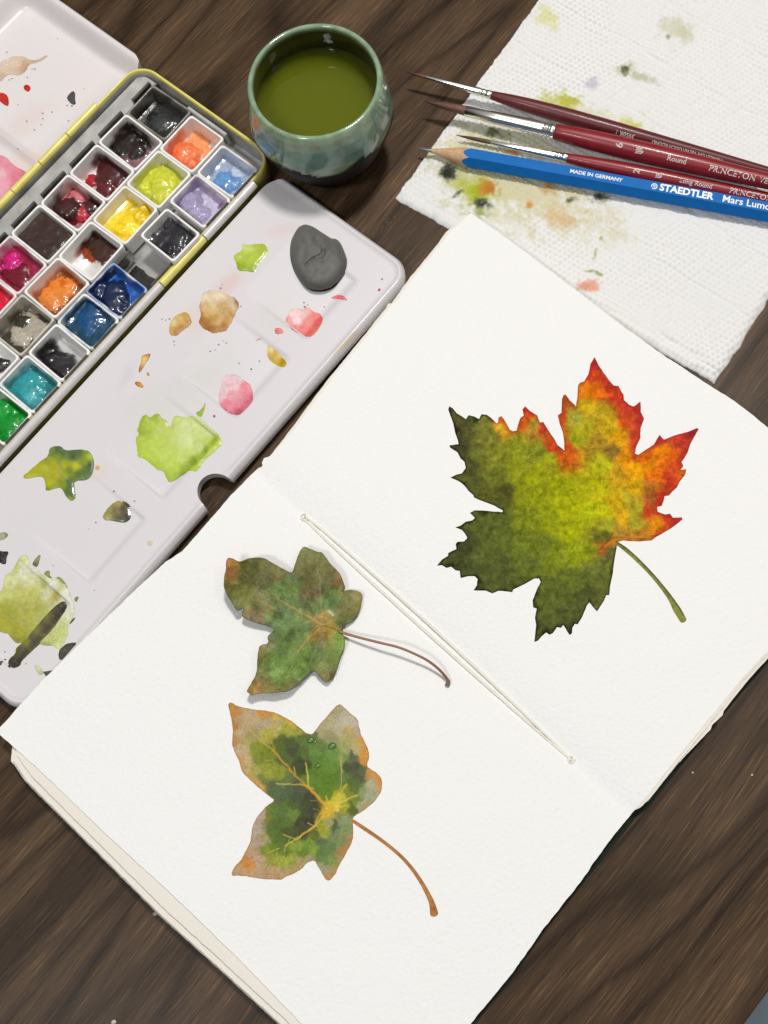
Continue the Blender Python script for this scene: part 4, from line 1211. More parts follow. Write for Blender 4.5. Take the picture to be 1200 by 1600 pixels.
splat(C([(125,290),(145,235),(180,222),(205,245),(240,215),(270,215),(290,250),(330,265),(345,310),(365,290),(370,240),(400,228),(450,240),(510,230),(560,235),(620,300),(690,350),(735,430),(690,470),(600,550),(540,640),(500,620),(440,660),(350,720),(320,670),(305,630),(260,620),(210,580),(165,535),(110,530),(118,480),(98,385),(125,370),(115,330)]),
      C([(150,260,166,186,50),(200,290,176,196,60),(250,230,160,182,44),(160,340,150,172,40),(130,400,176,198,52),(200,420,182,204,66),(260,400,186,206,76),(280,520,188,208,80),(350,560,188,208,76),(200,500,180,202,60),(260,590,172,194,50),(340,690,166,190,40),(400,620,176,198,50),(430,540,196,214,100),(320,310,186,200,90),(400,270,196,210,120),(450,320,204,218,140),(480,420,206,218,146),(560,280,202,214,140),(570,370,198,212,118),(560,460,200,214,126),(500,490,196,212,110),(620,400,176,196,70),(640,350,204,214,146),(660,400,150,174,44),(600,470,138,164,36),(520,560,128,156,30),(450,620,146,170,36),(430,660,132,158,30),(700,430,186,206,76),(640,480,190,208,80),(560,590,178,200,56),(540,630,180,202,60)]), seed=15, h=.35, mat=M_GEL, amp=1.4, warp=4, mott=.06)
splat(C([(530,205),(570,192),(608,125),(602,170),(580,237),(555,235)]), C([(570,200,150,176,40),(600,150,166,190,60)]), seed=16, amp=.3)
splat(C([(383,305),(400,293),(420,312),(408,336),(388,326)]), C([(400,315,50,64,26)]), seed=17, h=.6, mat=M_GEL, amp=.2)
splat(C([(486,338),(548,350),(517,392),(492,376)]), C([(510,360,142,168,42)]), seed=18, h=.5, mat=M_GEL, amp=.2)
splat(E_([(265,490),(270,450),(330,410),(400,345),(480,280),(550,235),(560,150),(600,130),(690,118),(740,175),(860,165),(980,165),(1040,210),(1065,280),(1070,350),(1050,440),(1020,490),(970,515),(845,520),(845,600),(865,700),(830,750),(790,745),(740,680),(695,590),(640,605),(515,640),(520,560),(495,475),(430,470),(330,495)]),
      E_([(300,470,176,176,40),(400,400,170,172,14),(500,350,176,178,10),(520,300,150,152,24),(600,330,168,168,4),(640,450,172,170,4),(560,550,176,180,16),(600,600,150,156,20),(650,250,120,138,24),(580,160,116,140,60),(640,180,72,100,50),(700,200,74,104,48),(780,230,80,108,54),(830,250,62,84,44),(740,330,166,170,10),(850,360,190,190,20),(800,400,110,128,20),(900,200,80,108,52),(960,190,112,140,50),(1010,240,158,172,24),(950,300,130,148,16),(980,400,76,106,42),(1050,350,60,84,40),(900,450,84,112,36),(1000,480,90,116,50),(740,470,150,156,8),(780,530,72,98,44),(790,620,74,102,46),(830,690,60,86,36),(800,730,140,160,50),(700,560,130,142,20),(520,630,110,120,40)]), seed=19, h=.35, mat=M_GEL, warp=2.5, amp=.6, mott=.05)
splat(E_([(1080,360),(1110,340),(1138,365),(1125,395),(1085,392)]), E_([(1110,365,226,176,90)]), seed=20, amp=.2, h=.2, mat=M_GEL)
splat(H([(423,300),(440,260),(480,220),(520,220),(546,245),(546,295),(520,314),(490,306)]), H([(440,290,160,156,86),(460,250,150,144,76),(480,260,110,104,56),(490,225,170,150,80),(520,250,74,70,46),(500,300,84,80,50),(535,300,34,30,26)]), seed=21, h=.4, mat=M_GEL, warp=2)
splat(H([(612,395),(625,384),(637,392),(632,407),(616,407)]), H([(625,395,214,196,166)]), seed=22, amp=.2)
splat(E_([(-20,1310),(40,1322),(85,1317),(99,1345),(75,1380),(72,1455),(45,1472),(-20,1440)]), E_([(30,1380,36,30,27)]), seed=23, h=.25, mat=M_GEL, amp=.4)
splat(E_([(-12,1110),(60,1098),(100,1135),(50,1187),(-12,1200)]), E_([(20,1150,166,172,140),(90,1135,120,126,90)]), seed=24, amp=.4)
splat(G([(-25,520),(25,480),(35,350),(110,310),(160,210),(220,150),(270,190),(270,240),(340,290),(400,350),(470,370),(540,370),(600,420),(640,490),(660,560),(690,620),(690,720),(640,800),(625,900),(610,950),(560,1035),(530,1040),(500,1000),(400,1000),(300,960),(180,975),(150,985),(100,925),(60,885),(-25,870)]),
      G([(220,180,206,212,150),(150,270,196,202,120),(70,340,200,206,140),(220,320,216,216,190),(300,400,206,206,156),(100,420,206,208,150),(40,500,196,200,120),(150,500,182,184,90),(300,500,184,184,90),(420,440,166,170,84),(420,520,200,204,150),(340,600,180,180,80),(180,620,172,172,70),(60,650,160,160,44),(20,800,166,162,30),(140,760,160,160,44),(260,740,170,170,66),(380,640,166,168,66),(180,880,160,158,26),(160,950,130,134,20),(330,260,224,222,206),(480,430,226,226,212),(600,520,222,222,206),(560,450,196,200,150),(520,540,170,156,60),(640,600,222,224,212),(600,720,214,216,186),(560,800,196,202,140),(470,920,190,196,120),(560,860,190,200,120),(600,940,196,206,130),(450,990,150,160,90),(540,1020,200,208,140)]), seed=25, h=.14, amp=1.6, warp=5, mott=.14)
splat(G([(70,1180),(85,1120),(140,1080),(150,1020),(200,980),(300,850),(420,700),(520,610),(580,575),(620,595),(634,640),(600,705),(500,855),(380,975),(260,1085),(200,1140),(188,1190),(120,1212),(80,1205)]),
      G([(100,1170,56,52,42),(200,1050,74,70,54),(300,950,80,76,60),(400,820,82,76,60),(500,720,66,60,48),(600,640,60,56,44),(230,950,130,130,24),(330,810,128,126,30),(430,700,120,116,40),(160,1030,96,98,30),(180,1170,60,56,44)]), seed=26, h=.5, mat=M_GEL, warp=1.5, amp=.5, mott=.05)
splat(G([(535,1055),(600,990),(640,975),(722,968),(640,1060),(555,1155)]), G([(620,1040,64,62,50)]), seed=27, amp=.3, h=.2, mat=M_GEL)
splat(G([(395,1242),(490,1228),(430,1292)]), G([(440,1250,74,76,58)]), seed=28, amp=.2, smoothit=False)
splat(G([(318,1180),(350,1175),(400,1235),(395,1270),(365,1272),(325,1225)]), G([(350,1220,206,212,166),(385,1255,176,186,120)]), seed=29, amp=.3)
splat(G([(298,240),(330,188),(380,148),(366,220),(345,278),(305,258)]), G([(330,210,140,146,90),(320,250,96,98,60)]), seed=30, amp=.3)
splat(G([(398,335),(440,298),(466,318),(456,350),(512,395),(500,412),(440,362)]), G([(440,320,136,146,70),(490,390,110,118,60)]), seed=31, amp=.3)
splat(G([(510,368),(560,360),(612,430),(644,502),(600,475),(555,430)]), G([(560,390,140,150,84),(630,480,90,98,56)]), seed=32, amp=.3)
splat(G([(682,568),(715,540),(732,556),(706,604)]), G([(705,570,130,138,84)]), seed=33, amp=.3)
splat(G([(-15,1140),(15,1140),(20,1175),(-15,1190)]), G([(0,1160,84,84,66)]), seed=34, amp=.3)
splat(G([(640,790),(690,735),(698,750),(650,805)]), G([(670,770,62,62,46)]), seed=35, amp=.2)
# lid
splat(J([(-12,470),(60,440),(110,418),(190,425),(220,450),(280,452),(350,410),(357,424),(290,468),(215,482),(200,530),(140,570),(80,556),(40,572),(10,612),(-12,600)]), J([(60,480,222,200,178),(130,460,220,194,168),(180,520,196,160,130),(100,540,216,190,164),(290,455,206,180,150),(20,590,206,180,160)]), 'lid', seed=41, amp=.5)
splat(J([(-12,700),(20,692),(60,718),(70,792),(45,796),(-12,752)]), J([(20,730,206,34,22),(55,770,186,24,20)]), 'lid', seed=42, h=.25, mat=M_GEL, amp=.3)
splat(J([(174,645),(205,630),(236,660),(215,692),(182,675)]), J([(205,660,194,28,26)]), 'lid', seed=43, h=.25, mat=M_GEL, amp=.3)
splat(J([(505,720),(546,678),(566,698),(562,745),(572,782),(540,787),(502,745)]), J([(540,740,74,72,76)]), 'lid', seed=44, amp=.5)
splat(J([(485,1105),(515,1040),(560,1000),(572,968),(602,980),(640,966),(600,1030),(530,1090)]), J([(540,1050,176,16,26),(590,1000,190,24,28)]), 'lid', seed=45, amp=.5, h=.25, mat=M_GEL)
splat(J([(622,878),(645,890),(682,878),(672,920),(645,955),(630,920)]), J([(650,910,206,60,54)]), 'lid', seed=46, amp=.5)
splat(K([(-25,172),(80,200),(160,300),(300,370),(392,440),(408,510),(330,620),(230,720),(140,783),(60,777),(-25,760)]), K([(0,400,240,184,196),(30,600,238,170,184),(0,700,236,164,180),(100,300,228,140,158),(200,450,226,126,146),(350,480,216,112,134),(200,650,222,118,140),(60,250,230,146,162)]), 'lid', seed=47, h=.2, mat=M_GEL, amp=.8, mott=.04)
splat(K([(432,378),(452,374),(458,392),(440,402)]), K([(445,388,84,70,70)]), 'lid', seed=48, amp=.2)
# speckles
spk = B([(290,548,120),(318,555,120),(345,545,130),(380,735,90),(376,708,130),(640,780,110),(676,770,120),(700,730,110),(735,703,120),(755,720,150),(850,866,150),(935,910,110),(995,850,120),(715,325,130),(725,300,150),(860,455,120)]) \
    + D([(535,570,130),(540,598,90),(560,585,170),(672,597,150),(1058,412,130),(238,960,130),(182,1015,120),(100,975,150)]) + G([(490,258,150),(873,488,140),(45,1058,60),(48,1128,90),(240,1170,110),(20,1150,70)]) + H([(475,180,120),(400,310,70),(560,222,150),(370,337,170)])
for i, (x, y, g) in enumerate(spk):
    r = 0.8 + 0.9 * random.random()
    px = [(x + r * 1.3 * math.cos(a), y + r * math.sin(a)) for a in np.linspace(0, 2 * math.pi, 7)[:-1]]
    splat(px, [(x, y, g + 10, g - 4, g - 4)], seed=100 + i, amp=.5, step=1.5, h=.03, name='paint_speck')
spk = J([(430,290,170),(240,518,150),(262,518,170),(205,580,170),(70,600,120),(90,590,150),(50,390,150),(135,785,170),(320,850,150),(390,840,170),(310,935,140),(320,890,170),(260,975,160),(200,910,170),(515,905,170),(505,790,110),(540,795,130),(630,665,190),(135,1115,160)])
for i, (x, y, g) in enumerate(spk):
    r = 0.8 + 0.7 * random.random()
    px = [(x + r * 1.5 * math.cos(a), y + r * math.sin(a)) for a in np.linspace(0, 2 * math.pi, 7)[:-1]]
    splat(px, [(x, y, g + 16, g - 8, g - 4)], 'lid', seed=140 + i, amp=.5, step=1.5, h=.03, name='paint_speck')

# ------------------------------------------------------------------ half pans of paint
R1 = lambda p: Zm(180, 100, 4.8, p)
R2 = lambda p: Zm(80, 180, 4.8, p)
R3 = lambda p: Zm(0, 300, 4.8, p)
R5 = lambda p: Zm(0, 460, 4.8, p)
PANZ0, PANH = 3.0, 9.0


def loop_rr(a, b, r, n=5, m=8):
    """rounded rectangle loop, sides split into m"""
    pts = []
    for cu, cv, a0 in ((a - r, b - r, 0), (-a + r, b - r, 90), (-a + r, -b + r, 180), (a - r, -b + r, 270)):
        for k in range(n):
            t = math.radians(a0 + 90 * k / (n - 1))
            pts.append((cu + r * math.cos(t), cv + r * math.sin(t)))
    return resample(pts, 2 * (a + b) / (4 * m))


def make_pan(name, label, cu, cv, du, dv, stainc, stain_amt, film, blobs, seed, base=(246, 244, 241), zoff=0.0, rough=1.0, full=False, rot=0.0):
    rng2 = random.Random(seed)
    z0, z1 = PANZ0 + zoff, PANZ0 + PANH + zoff
    org = UV(cu, cv, z0)
    t = thing(name, label, 'paint pan', org, 'paint pans in the open watercolour box')
    a, b = du / 2, dv / 2
    ang = math.radians(rot if rot else rng2.uniform(-1.6, 1.6))
    ca, sa = math.cos(ang), math.sin(ang)

    def loc(p, z):
        p = np.asarray(p)
        return UV(cu + p[:, 0] * ca - p[:, 1] * sa, cv + p[:, 0] * sa + p[:, 1] * ca, z)
    wall = 0.92
    L0 = loop_rr(a, b, 1.3)
    n = len(L0)
    sc = lambda d: L0 * np.array([(a - d) / a, (b - d) / b])
    prof = [(0.55, z0), (0.02, z1 - 0.35), (0.12, z1 - 0.08), (0.3, z1), (wall - 0.25, z1), (wall - 0.06, z1 - 0.1), (wall, z1 - 0.4)]
    zf = z0 + 1.1
    for k in range(1, 6):
        prof.append((wall + 0.12 * k, z1 - 0.4 - (z1 - 0.4 - zf - 0.5) * k / 5))
    prof.append((wall + 1.0, zf))
    V, zz = [], []
    for d, z in prof:
        V.append(loc(sc(d), np.full(n, z))); zz += [z] * n
    V = np.concatenate(V); zz = np.array(zz)
    F = []
    for k in range(len(prof) - 1):
        for i in range(n):
            j = (i + 1) % n
            F.append((k * n + j, k * n + i, (k + 1) * n + i, (k + 1) * n + j))
    F.append(tuple((len(prof) - 1) * n + i for i in range(n))[::-1])
    F.append(tuple(range(n)))
    low = np.clip((z1 - zz) / (z1 - zf), 0, 1)
    innr = np.repeat(np.arange(len(prof)) >= 4, n)
    smear = []
    nz = fbm(V[:, 0] + seed * 31, V[:, 1] + zz * 0.8, 4.5, 3, seed)
    k = np.clip((stain_amt - 0.55 + 0.75 * low * innr + 0.75 * nz) * 1.6, 0, 1) * np.where(innr, 1.0, 0.55 * stain_amt) * (0.35 + 0.65 * stain_amt)
    for (bx, by, br, bh, bc) in blobs:
        b0 = P(bx, by, zf + bh * 0.8)
        dd = np.hypot(V[:, 0] - b0[0], V[:, 1] - b0[1]) / (br * 1.14)
        ks = np.clip((1.55 - dd + 0.5 * nz) * 2.2, 0, 1) * np.clip((zf + bh + 2.6 + 2.2 * nz - zz) / 1.2, 0, 1) * innr
        smear.append((ks * 0.85, alb(bc)))
    grime = np.clip(0.9 * fbm(V[:, 0] - seed * 9, V[:, 1] + zz, 2.2, 2, seed + 5) - 0.42, 0, 1) * 1.6 * (0.12 + 0.8 * stain_amt)
    cb = np.tile(alb(base), (len(V), 1))
    cs = alb(stainc)
    c = cb * (1 - k[:, None]) + cs * k[:, None]
    for ks, cc_ in smear:
        c = c * (1 - ks[:, None]) + cc_ * ks[:, None]
    c = c * (1 - np.clip(grime, 0, 0.8)[:, None]) + cs * 0.35 * np.clip(grime, 0, 0.8)[:, None]
    obj('pan_cup', V, F, M_PAN, t, colors=c, sharp=55)
    # paint: one lumpy mass inside the cup
    N = 34
    s = np.linspace(-1, 1, N)
    gx, gy = np.meshgrid(s, s)
    ia, ib = a - wall - 0.25, b - wall - 0.25
    q = np.stack([gx.ravel() * ia, gy.ravel() * ib], -1)
    u = cu + q[:, 0] * ca - q[:, 1] * sa
    v = cv + q[:, 0] * sa + q[:, 1] * ca
    hgt = np.full(len(q), -0.4)
    col = np.tile(alb(stainc), (len(q), 1))
    if film:
        fc, fh, cover = film
        nz = fbm(u + seed * 7, v, 7.0, 3, seed + 2)
        fz = fh * (1 + 0.25 * nz) + 0.5 * np.clip(np.maximum(np.abs(gx), np.abs(gy)).ravel() - 0.8, 0, 1) * 3 * min(fh, 1.5)
        on = nz + cover > 0.5
        hgt = np.where(on, fz, hgt)
        col = np.where(on[:, None], alb(fc), col)
        col = col * (1 + 0.22 * fbm(u, v, 3.5, 3, seed + 4))[:, None]
    for (bx, by, br, bh, bc) in blobs:
        cb_ = toUV(P(bx, by, zf + bh * 0.8)[:2])
        wx = 0.55 * br * fbm(u, v, br * 0.8, 3, seed + 11); wy = 0.55 * br * fbm(u + 50, v, br * 0.8, 3, seed + 12)
        d = np.hypot(u - cb_[0] + wx, v - cb_[1] + wy) / (br * 1.42)
        h = bh * np.clip(1 - d ** 2.2, 0, 1) ** 0.75 * (1 + 0.06 * rough * fbm(u, v, 3.4, 2, seed + 8))
        m = (h > hgt) & (d < 1)
        soft = np.clip((1 - d) / 0.13, 0, 1)[:, None]
        col = np.where(m[:, None], col * (1 - soft) + alb(bc) * soft * (1 + 0.16 * fbm(u, v, 2.6, 3, seed + 6))[:, None], col)
        hgt = np.where(m, np.maximum(h, hgt), hgt)
    if full:
        hgt = full + 0.5 * fbm(u, v, 3.0, 3, seed + 3) + 0.8 * np.abs(fbm(u, v, 7.0, 2, seed + 9)) - 1.6 * np.clip(np.maximum(np.abs(gx), np.abs(gy)).ravel() - 0.88, 0, 1) * 8
        col = np.tile(alb(film[0]), (len(q), 1)) * (1 + 0.25 * fbm(u, v, 2.5, 3, seed + 4))[:, None]
    W3 = UV(u, v, zf + hgt)
    I = np.arange(N * N).reshape(N, N)
    f = np.stack([I[:-1, :-1], I[1:, :-1], I[1:, 1:], I[:-1, 1:]], -1).reshape(-1, 4)
    keep = (hgt[f] > -0.3).any(1)
    f = f[keep]
    if len(f):
        obj('paint', W3, [tuple(x) for x in f], M_PANPAINT, t, colors=col)
    return t


def z1(fn, lst):
    return [(fn([(x, y)])[0][0], fn([(x, y)])[0][1], r, h, c) for x, y, r, h, c in lst]


row1 = lambda k: (-0.5 - 16.5 * k, -51.0, 16.45, 20.9)
row2 = lambda k: (-3.0 - 19.2 * k, -31.1, 19.1, 17.9)
row3 = lambda k: (-3.6 - 15.77 * k, -11.9, 15.7, 18.7)
PN = 'paint_pan'
make_pan(PN, 'grimy grey pan with a thin black wash, in the corner nearest the cup', *row1(0), (70, 68, 62), .85, ((36, 36, 34), 1.2, .75), z1(R1, [(350, 430, 4.5, 2.2, (58, 62, 62)), (290, 400, 3.5, 1.6, (34, 34, 32))]), 1, base=(150, 146, 136))
make_pan(PN, 'pan of nearly black maroon paint with purple residue at its lower edge', *row1(1), (140, 104, 110), .40, ((136, 96, 104), .5, .5), z1(R2, [(560, 210, 5.0, 2.6, (36, 24, 20)), (640, 230, 4.0, 2.4, (36, 24, 20)), (490, 150, 4.2, 2.2, (42, 28, 22)), (560, 300, 3, 1.2, (110, 70, 78))]), 2)
make_pan(PN, 'half empty pan with wine red paint pushed to one side', *row1(2), (150, 60, 66), .28, None, z1(R2, [(440, 430, 5.2, 2.0, (76, 28, 30)), (480, 390, 4.8, 2.2, (70, 26, 28)), (400, 540, 3.2, 1.4, (96, 28, 36)), (290, 490, 2.0, .9, (170, 22, 38))]), 3)
make_pan(PN, 'pan with swirled bright red and dark maroon paint', *row1(3), (150, 30, 44), .55, ((130, 24, 38), 1.0, .72), z1(R2, [(110, 700, 4.6, 4.2, (66, 34, 32)), (195, 610, 3.0, 2.6, (206, 116, 122)), (290, 680, 3.2, 3.0, (66, 26, 30)), (225, 720, 2.8, 2.8, (190, 44, 56))]), 4)
make_pan(PN, 'brim full pan of cracked dark brown paint', *row1(4), (110, 84, 78), .25, ((62, 44, 40), 6.0, 1), [], 5, full=6.3)
make_pan(PN, 'pan of glossy magenta paint with crimson below it', *row1(5), (176, 40, 96), .75, ((150, 18, 62), 2.6, 1), z1(R3, [(130, 640, 5.6, 3.6, (112, 14, 36)), (90, 520, 3.6, 4.4, (206, 30, 124))]), 6)
make_pan(PN, 'pink stained pan of scarlet paint at the left edge, next to the grey pan', *row1(6), (226, 90, 120), .7, ((204, 26, 56), 2.0, .9), z1(R3, [(20, 760, 4.0, 3.0, (206, 20, 44))]), 7)
make_pan(PN, 'pan with a round lump of peach orange paint', *row2(0), (238, 176, 138), .42, ((236, 150, 96), .5, .55), z1(R1, [(515, 665, 4.6, 4.2, (240, 128, 78)), (570, 740, 2.4, 2.4, (226, 104, 48))]), 11)
make_pan(PN, 'pan of dull lime yellow paint with glossy highlights', *row2(1), (214, 210, 120), .42, ((202, 202, 84), .8, .7), z1(R1, [(330, 890, 6.2, 4.4, (200, 204, 58)), (370, 960, 4.0, 4.0, (206, 208, 70))]), 12)
make_pan(PN, 'pan of bright yellow paint spilling over its edge', *row2(2), (230, 206, 60), .50, ((232, 206, 44), 1.4, .85), z1(R3, [(950, 240, 4.4, 4.0, (244, 212, 40)), (1040, 170, 3.2, 5.2, (240, 206, 34)), (1075, 130, 2.0, 5.8, (236, 204, 40))]), 13)
make_pan(PN, 'mostly clean white pan with a dark brown clump in one corner', *row2(3), (196, 176, 160), .05, None, z1(R3, [(700, 440, 4.0, .8, (146, 52, 18)), (780, 400, 5.0, 1.6, (62, 34, 22)), (720, 370, 3.6, 1.5, (58, 32, 22)), (790, 470, 3.0, 1.2, (66, 34, 22))]), 14)
make_pan(PN, 'pan of translucent orange brown paint with a pale hollow', *row2(4), (150, 90, 52), .35, ((138, 72, 28), 1.4, 1), z1(R3, [(450, 720, 5.4, 2.4, (226, 132, 46)), (370, 800, 4.4, 2.2, (222, 134, 60)), (470, 690, 2.4, 2.7, (214, 100, 20))]), 15)
make_pan(PN, 'dirty pan of greyish beige paint with a dark olive film', *row2(5), (120, 112, 92), .62, ((58, 54, 42), 1.2, .85), z1(R3, [(250, 1010, 5.2, 1.9, (174, 164, 148)), (150, 1090, 4.0, 2.2, (178, 168, 152)), (170, 970, 3.0, 2.4, (62, 56, 46))]), 16, base=(206, 200, 188))
make_pan(PN, 'almost empty white pan with a black fleck, at the left edge', *row2(6), (190, 186, 182), .05, None, z1(R5, [(-5, 530, 2.6, 1.6, (30, 28, 28))]), 17)
make_pan(PN, 'pan of light sky blue paint in the corner by the yellow rim', *row3(0), (168, 178, 200), .62, ((160, 172, 198), 1.8, .9), z1(R1, [(820, 890, 4.4, 4.0, (104, 152, 206)), (900, 900, 3.0, 3.0, (110, 150, 196)), (900, 820, 3.2, 2.4, (186, 194, 212))]), 21)
make_pan(PN, 'pan of lavender paint with a smooth swirl', *row3(1), (168, 126, 160), .62, ((188, 180, 206), 1.6, .95), z1(R1, [(560, 1030, 5.2, 4.2, (160, 150, 182)), (620, 1120, 4.0, 3.4, (168, 158, 190))]), 22)
uv2 = toUV(P(265.5, 366.5, 15.6)[:2])
make_pan(PN, 'raised white pan of glossy blue black paint beside the empty slot', float(uv2[0]), float(uv2[1]), 15.2, 18.0, (96, 84, 96), .30, ((40, 38, 44), 3.4, 1), z1(R2, [(960, 940, 4.6, 4.6, (52, 52, 56)), (880, 1000, 3.0, 4.4, (34, 32, 40))]), 23, zoff=3.6)
make_pan(PN, 'bright blue stained pan heaped with dark navy paint', *row3(4), (36, 104, 190), .98, ((26, 84, 168), 2.8, 1), z1(R3, [(830, 800, 6.6, 5.4, (26, 38, 72)), (740, 720, 4.0, 5.8, (28, 44, 84))]), 24)
make_pan(PN, 'pan of deep teal blue paint with a glossy dent', *row3(5), (52, 128, 150), .80, ((22, 66, 92), 3.8, 1), z1(R3, [(680, 960, 6.0, 5.2, (30, 80, 128)), (690, 880, 5.0, 5.2, (26, 72, 116))]), 25)
make_pan(PN, 'clean white pan holding a glossy coil of black paint', *row3(6), (150, 150, 150), .05, None, z1(R5, [(350, 430, 3.2, 2.4, (30, 28, 29)), (400, 470, 3.6, 3.0, (34, 32, 33)), (460, 540, 4.6, 3.2, (54, 50, 53)), (480, 560, 3.4, 3.6, (46, 42, 45))]), 26)
make_pan(PN, 'pan of turquoise paint with a chalky light patch', *row3(7), (70, 150, 150), .50, ((34, 118, 122), 2.0, .95), z1(R5, [(200, 700, 6.2, 4.0, (48, 150, 156)), (230, 760, 3.4, 4.4, (84, 172, 178))]), 27)
make_pan(PN, 'pan of vivid green paint near the lower end of the box', *row3(8), (150, 190, 160), .30, ((40, 130, 70), .8, .6), z1(R5, [(50, 950, 6.4, 4.4, (14, 142, 46)), (20, 880, 4.0, 4.0, (16, 150, 52))]), 28)

# ------------------------------------------------------------------ kneaded eraser
epx = D([(440,200),(450,140),(490,70),(520,48),(550,42),(600,60),(650,95),(710,130),(745,130),(780,165),(810,230),(830,290),(820,350),(780,420),(720,470),(650,490),(580,485),(530,455),(490,395),(455,330),(440,260)])
pl = resample(smooth_poly(epx, 2), 2.0)
V, F, lp = fill(pl, 1.7)
dE = edge_dist(pl, V)
zb = float(flapz(toUV(P(500, 405, 7)[:2][None]))[0])
dome = 6.2 * (1 - np.clip(1 - dE / 26, 0, 1) ** 2.6) ** 0.7
crease = 0
for ln, w, d in ((D([(540,325),(590,280),(650,250),(670,215)]), 2.2, 1.0), (D([(660,200),(672,240),(655,265)]), 3.0, 0.9), (D([(610,360),(622,345)]), 1.6, .6), (D([(620,150),(670,190),(720,150),(735,130)]), 6.0, 1.5), (D([(480,325),(510,310)]), 1.5, .3), (D([(520,430),(560,450)]), 1.8, .4), (D([(820,300),(790,380),(740,450)]), 2.0, .7), (D([(500,120),(540,200),(520,300)]), 5.0, .5)):
    crease = crease + 1.1 * d * np.exp(-(edge_dist(np.array(ln), V, False) / w) ** 2)
lift = 0.9 * np.exp(-(edge_dist(np.array(D([(640,170),(690,230),(670,280)])), V, False) / 6) ** 2)
zz = zb + 0.2 + dome - crease + lift + 0.35 * fbm(V[:, 0], V[:, 1], 26, 3, 55)
w3 = P(V[:, 0], V[:, 1], zz)
c = mottled(V, np.tile(alb((104, 103, 98)), (len(V), 1)), 57, 0.10, 18, 6)
V3, F3 = slab(w3, [f[::-1] for f in F], lp, np.full(len(w3), zb + 0.02))
tag(obj('kneaded_eraser', V3, F3, M_ERASER, colors=np.concatenate([c, c]), sharp=70),
    'dark grey kneaded putty eraser pressed into a disc on the white mixing flap', 'eraser')

# ------------------------------------------------------------------ cup of green water
cb0 = P(518, 254, 0)
# axis through the rim centre seen at (491,125)
CH = 44.0
ctop = P(491, 125, CH)
ccx, ccy = ctop[0], ctop[1]
cup = thing('tea_cup', 'small round celadon green glazed cup with dark base holding murky green water', 'cup', (ccx, ccy, 0))
prof = [(0.0, 0.0), (15.0, 0.0), (16.6, 0.5), (17.4, 1.8), (19.6, 6), (22.8, 12), (25.2, 18), (26.4, 23), (26.6, 28), (26.2, 33), (25.3, 38), (24.6, 41.5), (24.35, 43.0), (23.9, 43.8), (23.1, 44.0), (22.5, 43.6), (22.2, 42.6), (22.2, 40), (22.6, 36), (23.2, 31), (23.3, 26), (22.4, 20), (20, 13), (16, 8), (10, 5.2), (0, 4.8)]
# finer profile
pr = []
for (r0, z0), (r1, z1_) in zip(prof[:-1], prof[1:]):
    k = max(1, int(np.hypot(r1 - r0, z1_ - z0) / 1.1))
    for j in range(k): pr.append((r0 + (r1 - r0) * j / k, z0 + (z1_ - z0) * j / k))
pr.append(prof[-1])
NS = 96
V, C_ = [], []
nout = max(i for i, p in enumerate(pr) if p[1] >= 43.95)
for i, (r, z) in enumerate(pr):
    for k in range(NS):
        a = 2 * math.pi * k / NS
        ph = (a / (2 * math.pi) * 7 + 0.35) % 1.0         # seven softly cut facets low on the wall
        fac = 0.0
        if i < nout and 3 < z < 40:
            fac = (0.55 * math.cos(2 * math.pi * ph)) * math.exp(-((z - 24) / 9.0) ** 2)
        rr_ = r + fac
        V.append((ccx + rr_ * math.cos(a), ccy + rr_ * math.sin(a), z))
        lim = 25.6 + 2.2 * math.cos(2 * math.pi * ph) + 0.9 * math.sin(5 * a + 1.0)
        n1 = float(fbm(np.array([a * 26]), np.array([z * 1.3]), 9, 3, 5)[0])
        g = np.array(alb((128, 152, 128))) * (1 + 0.16 * n1)
        if z > 41: g = np.array(alb((140, 164, 134))) * (1 + 0.14 * n1)
        if 28 < z < 37: g = np.array(alb((104, 134, 122))) * (1 + 0.2 * n1)
        dark = np.array(alb((30, 24, 19)))
        if i < nout:
            t = min(max((z - lim) / 1.2 + 0.5, 0), 1)
            c = dark * (1 - t) + g * t
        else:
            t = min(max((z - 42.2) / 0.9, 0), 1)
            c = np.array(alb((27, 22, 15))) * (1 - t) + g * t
        C_.append(c)
F = []
for i in range(len(pr) - 1):
    for k in range(NS):
        j = (k + 1) % NS
        F.append((i * NS + k, i * NS + j, (i + 1) * NS + j, (i + 1) * NS + k))
C_ = np.array(C_)
isdark = [all(C_[q].mean() < 0.03 and q // NS < nout for q in f) for f in F]
obj('cup_wall', V, [f for f, d_ in zip(F, isdark) if not d_], M_CERAMIC, cup, colors=C_)
obj('cup_base', V, [f for f, d_ in zip(F, isdark) if d_], M_CUPBASE, cup, colors=C_)
WZ = 31.6
V, F = [], []
wp = [(0, WZ), (8, WZ), (16, WZ), (20, WZ), (22.0, WZ + 0.03), (22.8, WZ + 0.2), (23.3, WZ + 0.5), (23.7, WZ), (23.6, 26), (22.65, 20), (20.3, 13), (16.3, 8), (10, 5.0), (0, 4.6)]
for r, z in wp:
    for k in range(64):
        a = 2 * math.pi * k / 64
        V.append((ccx + r * math.cos(a), ccy + r * math.sin(a), z))
for i in range(len(wp) - 1):
    for k in range(64):
        j = (k + 1) % 64
        F.append((i * 64 + k, (i + 1) * 64 + k, (i + 1) * 64 + j, i * 64 + j))
obj('water', V, F, M_WATER, cup)

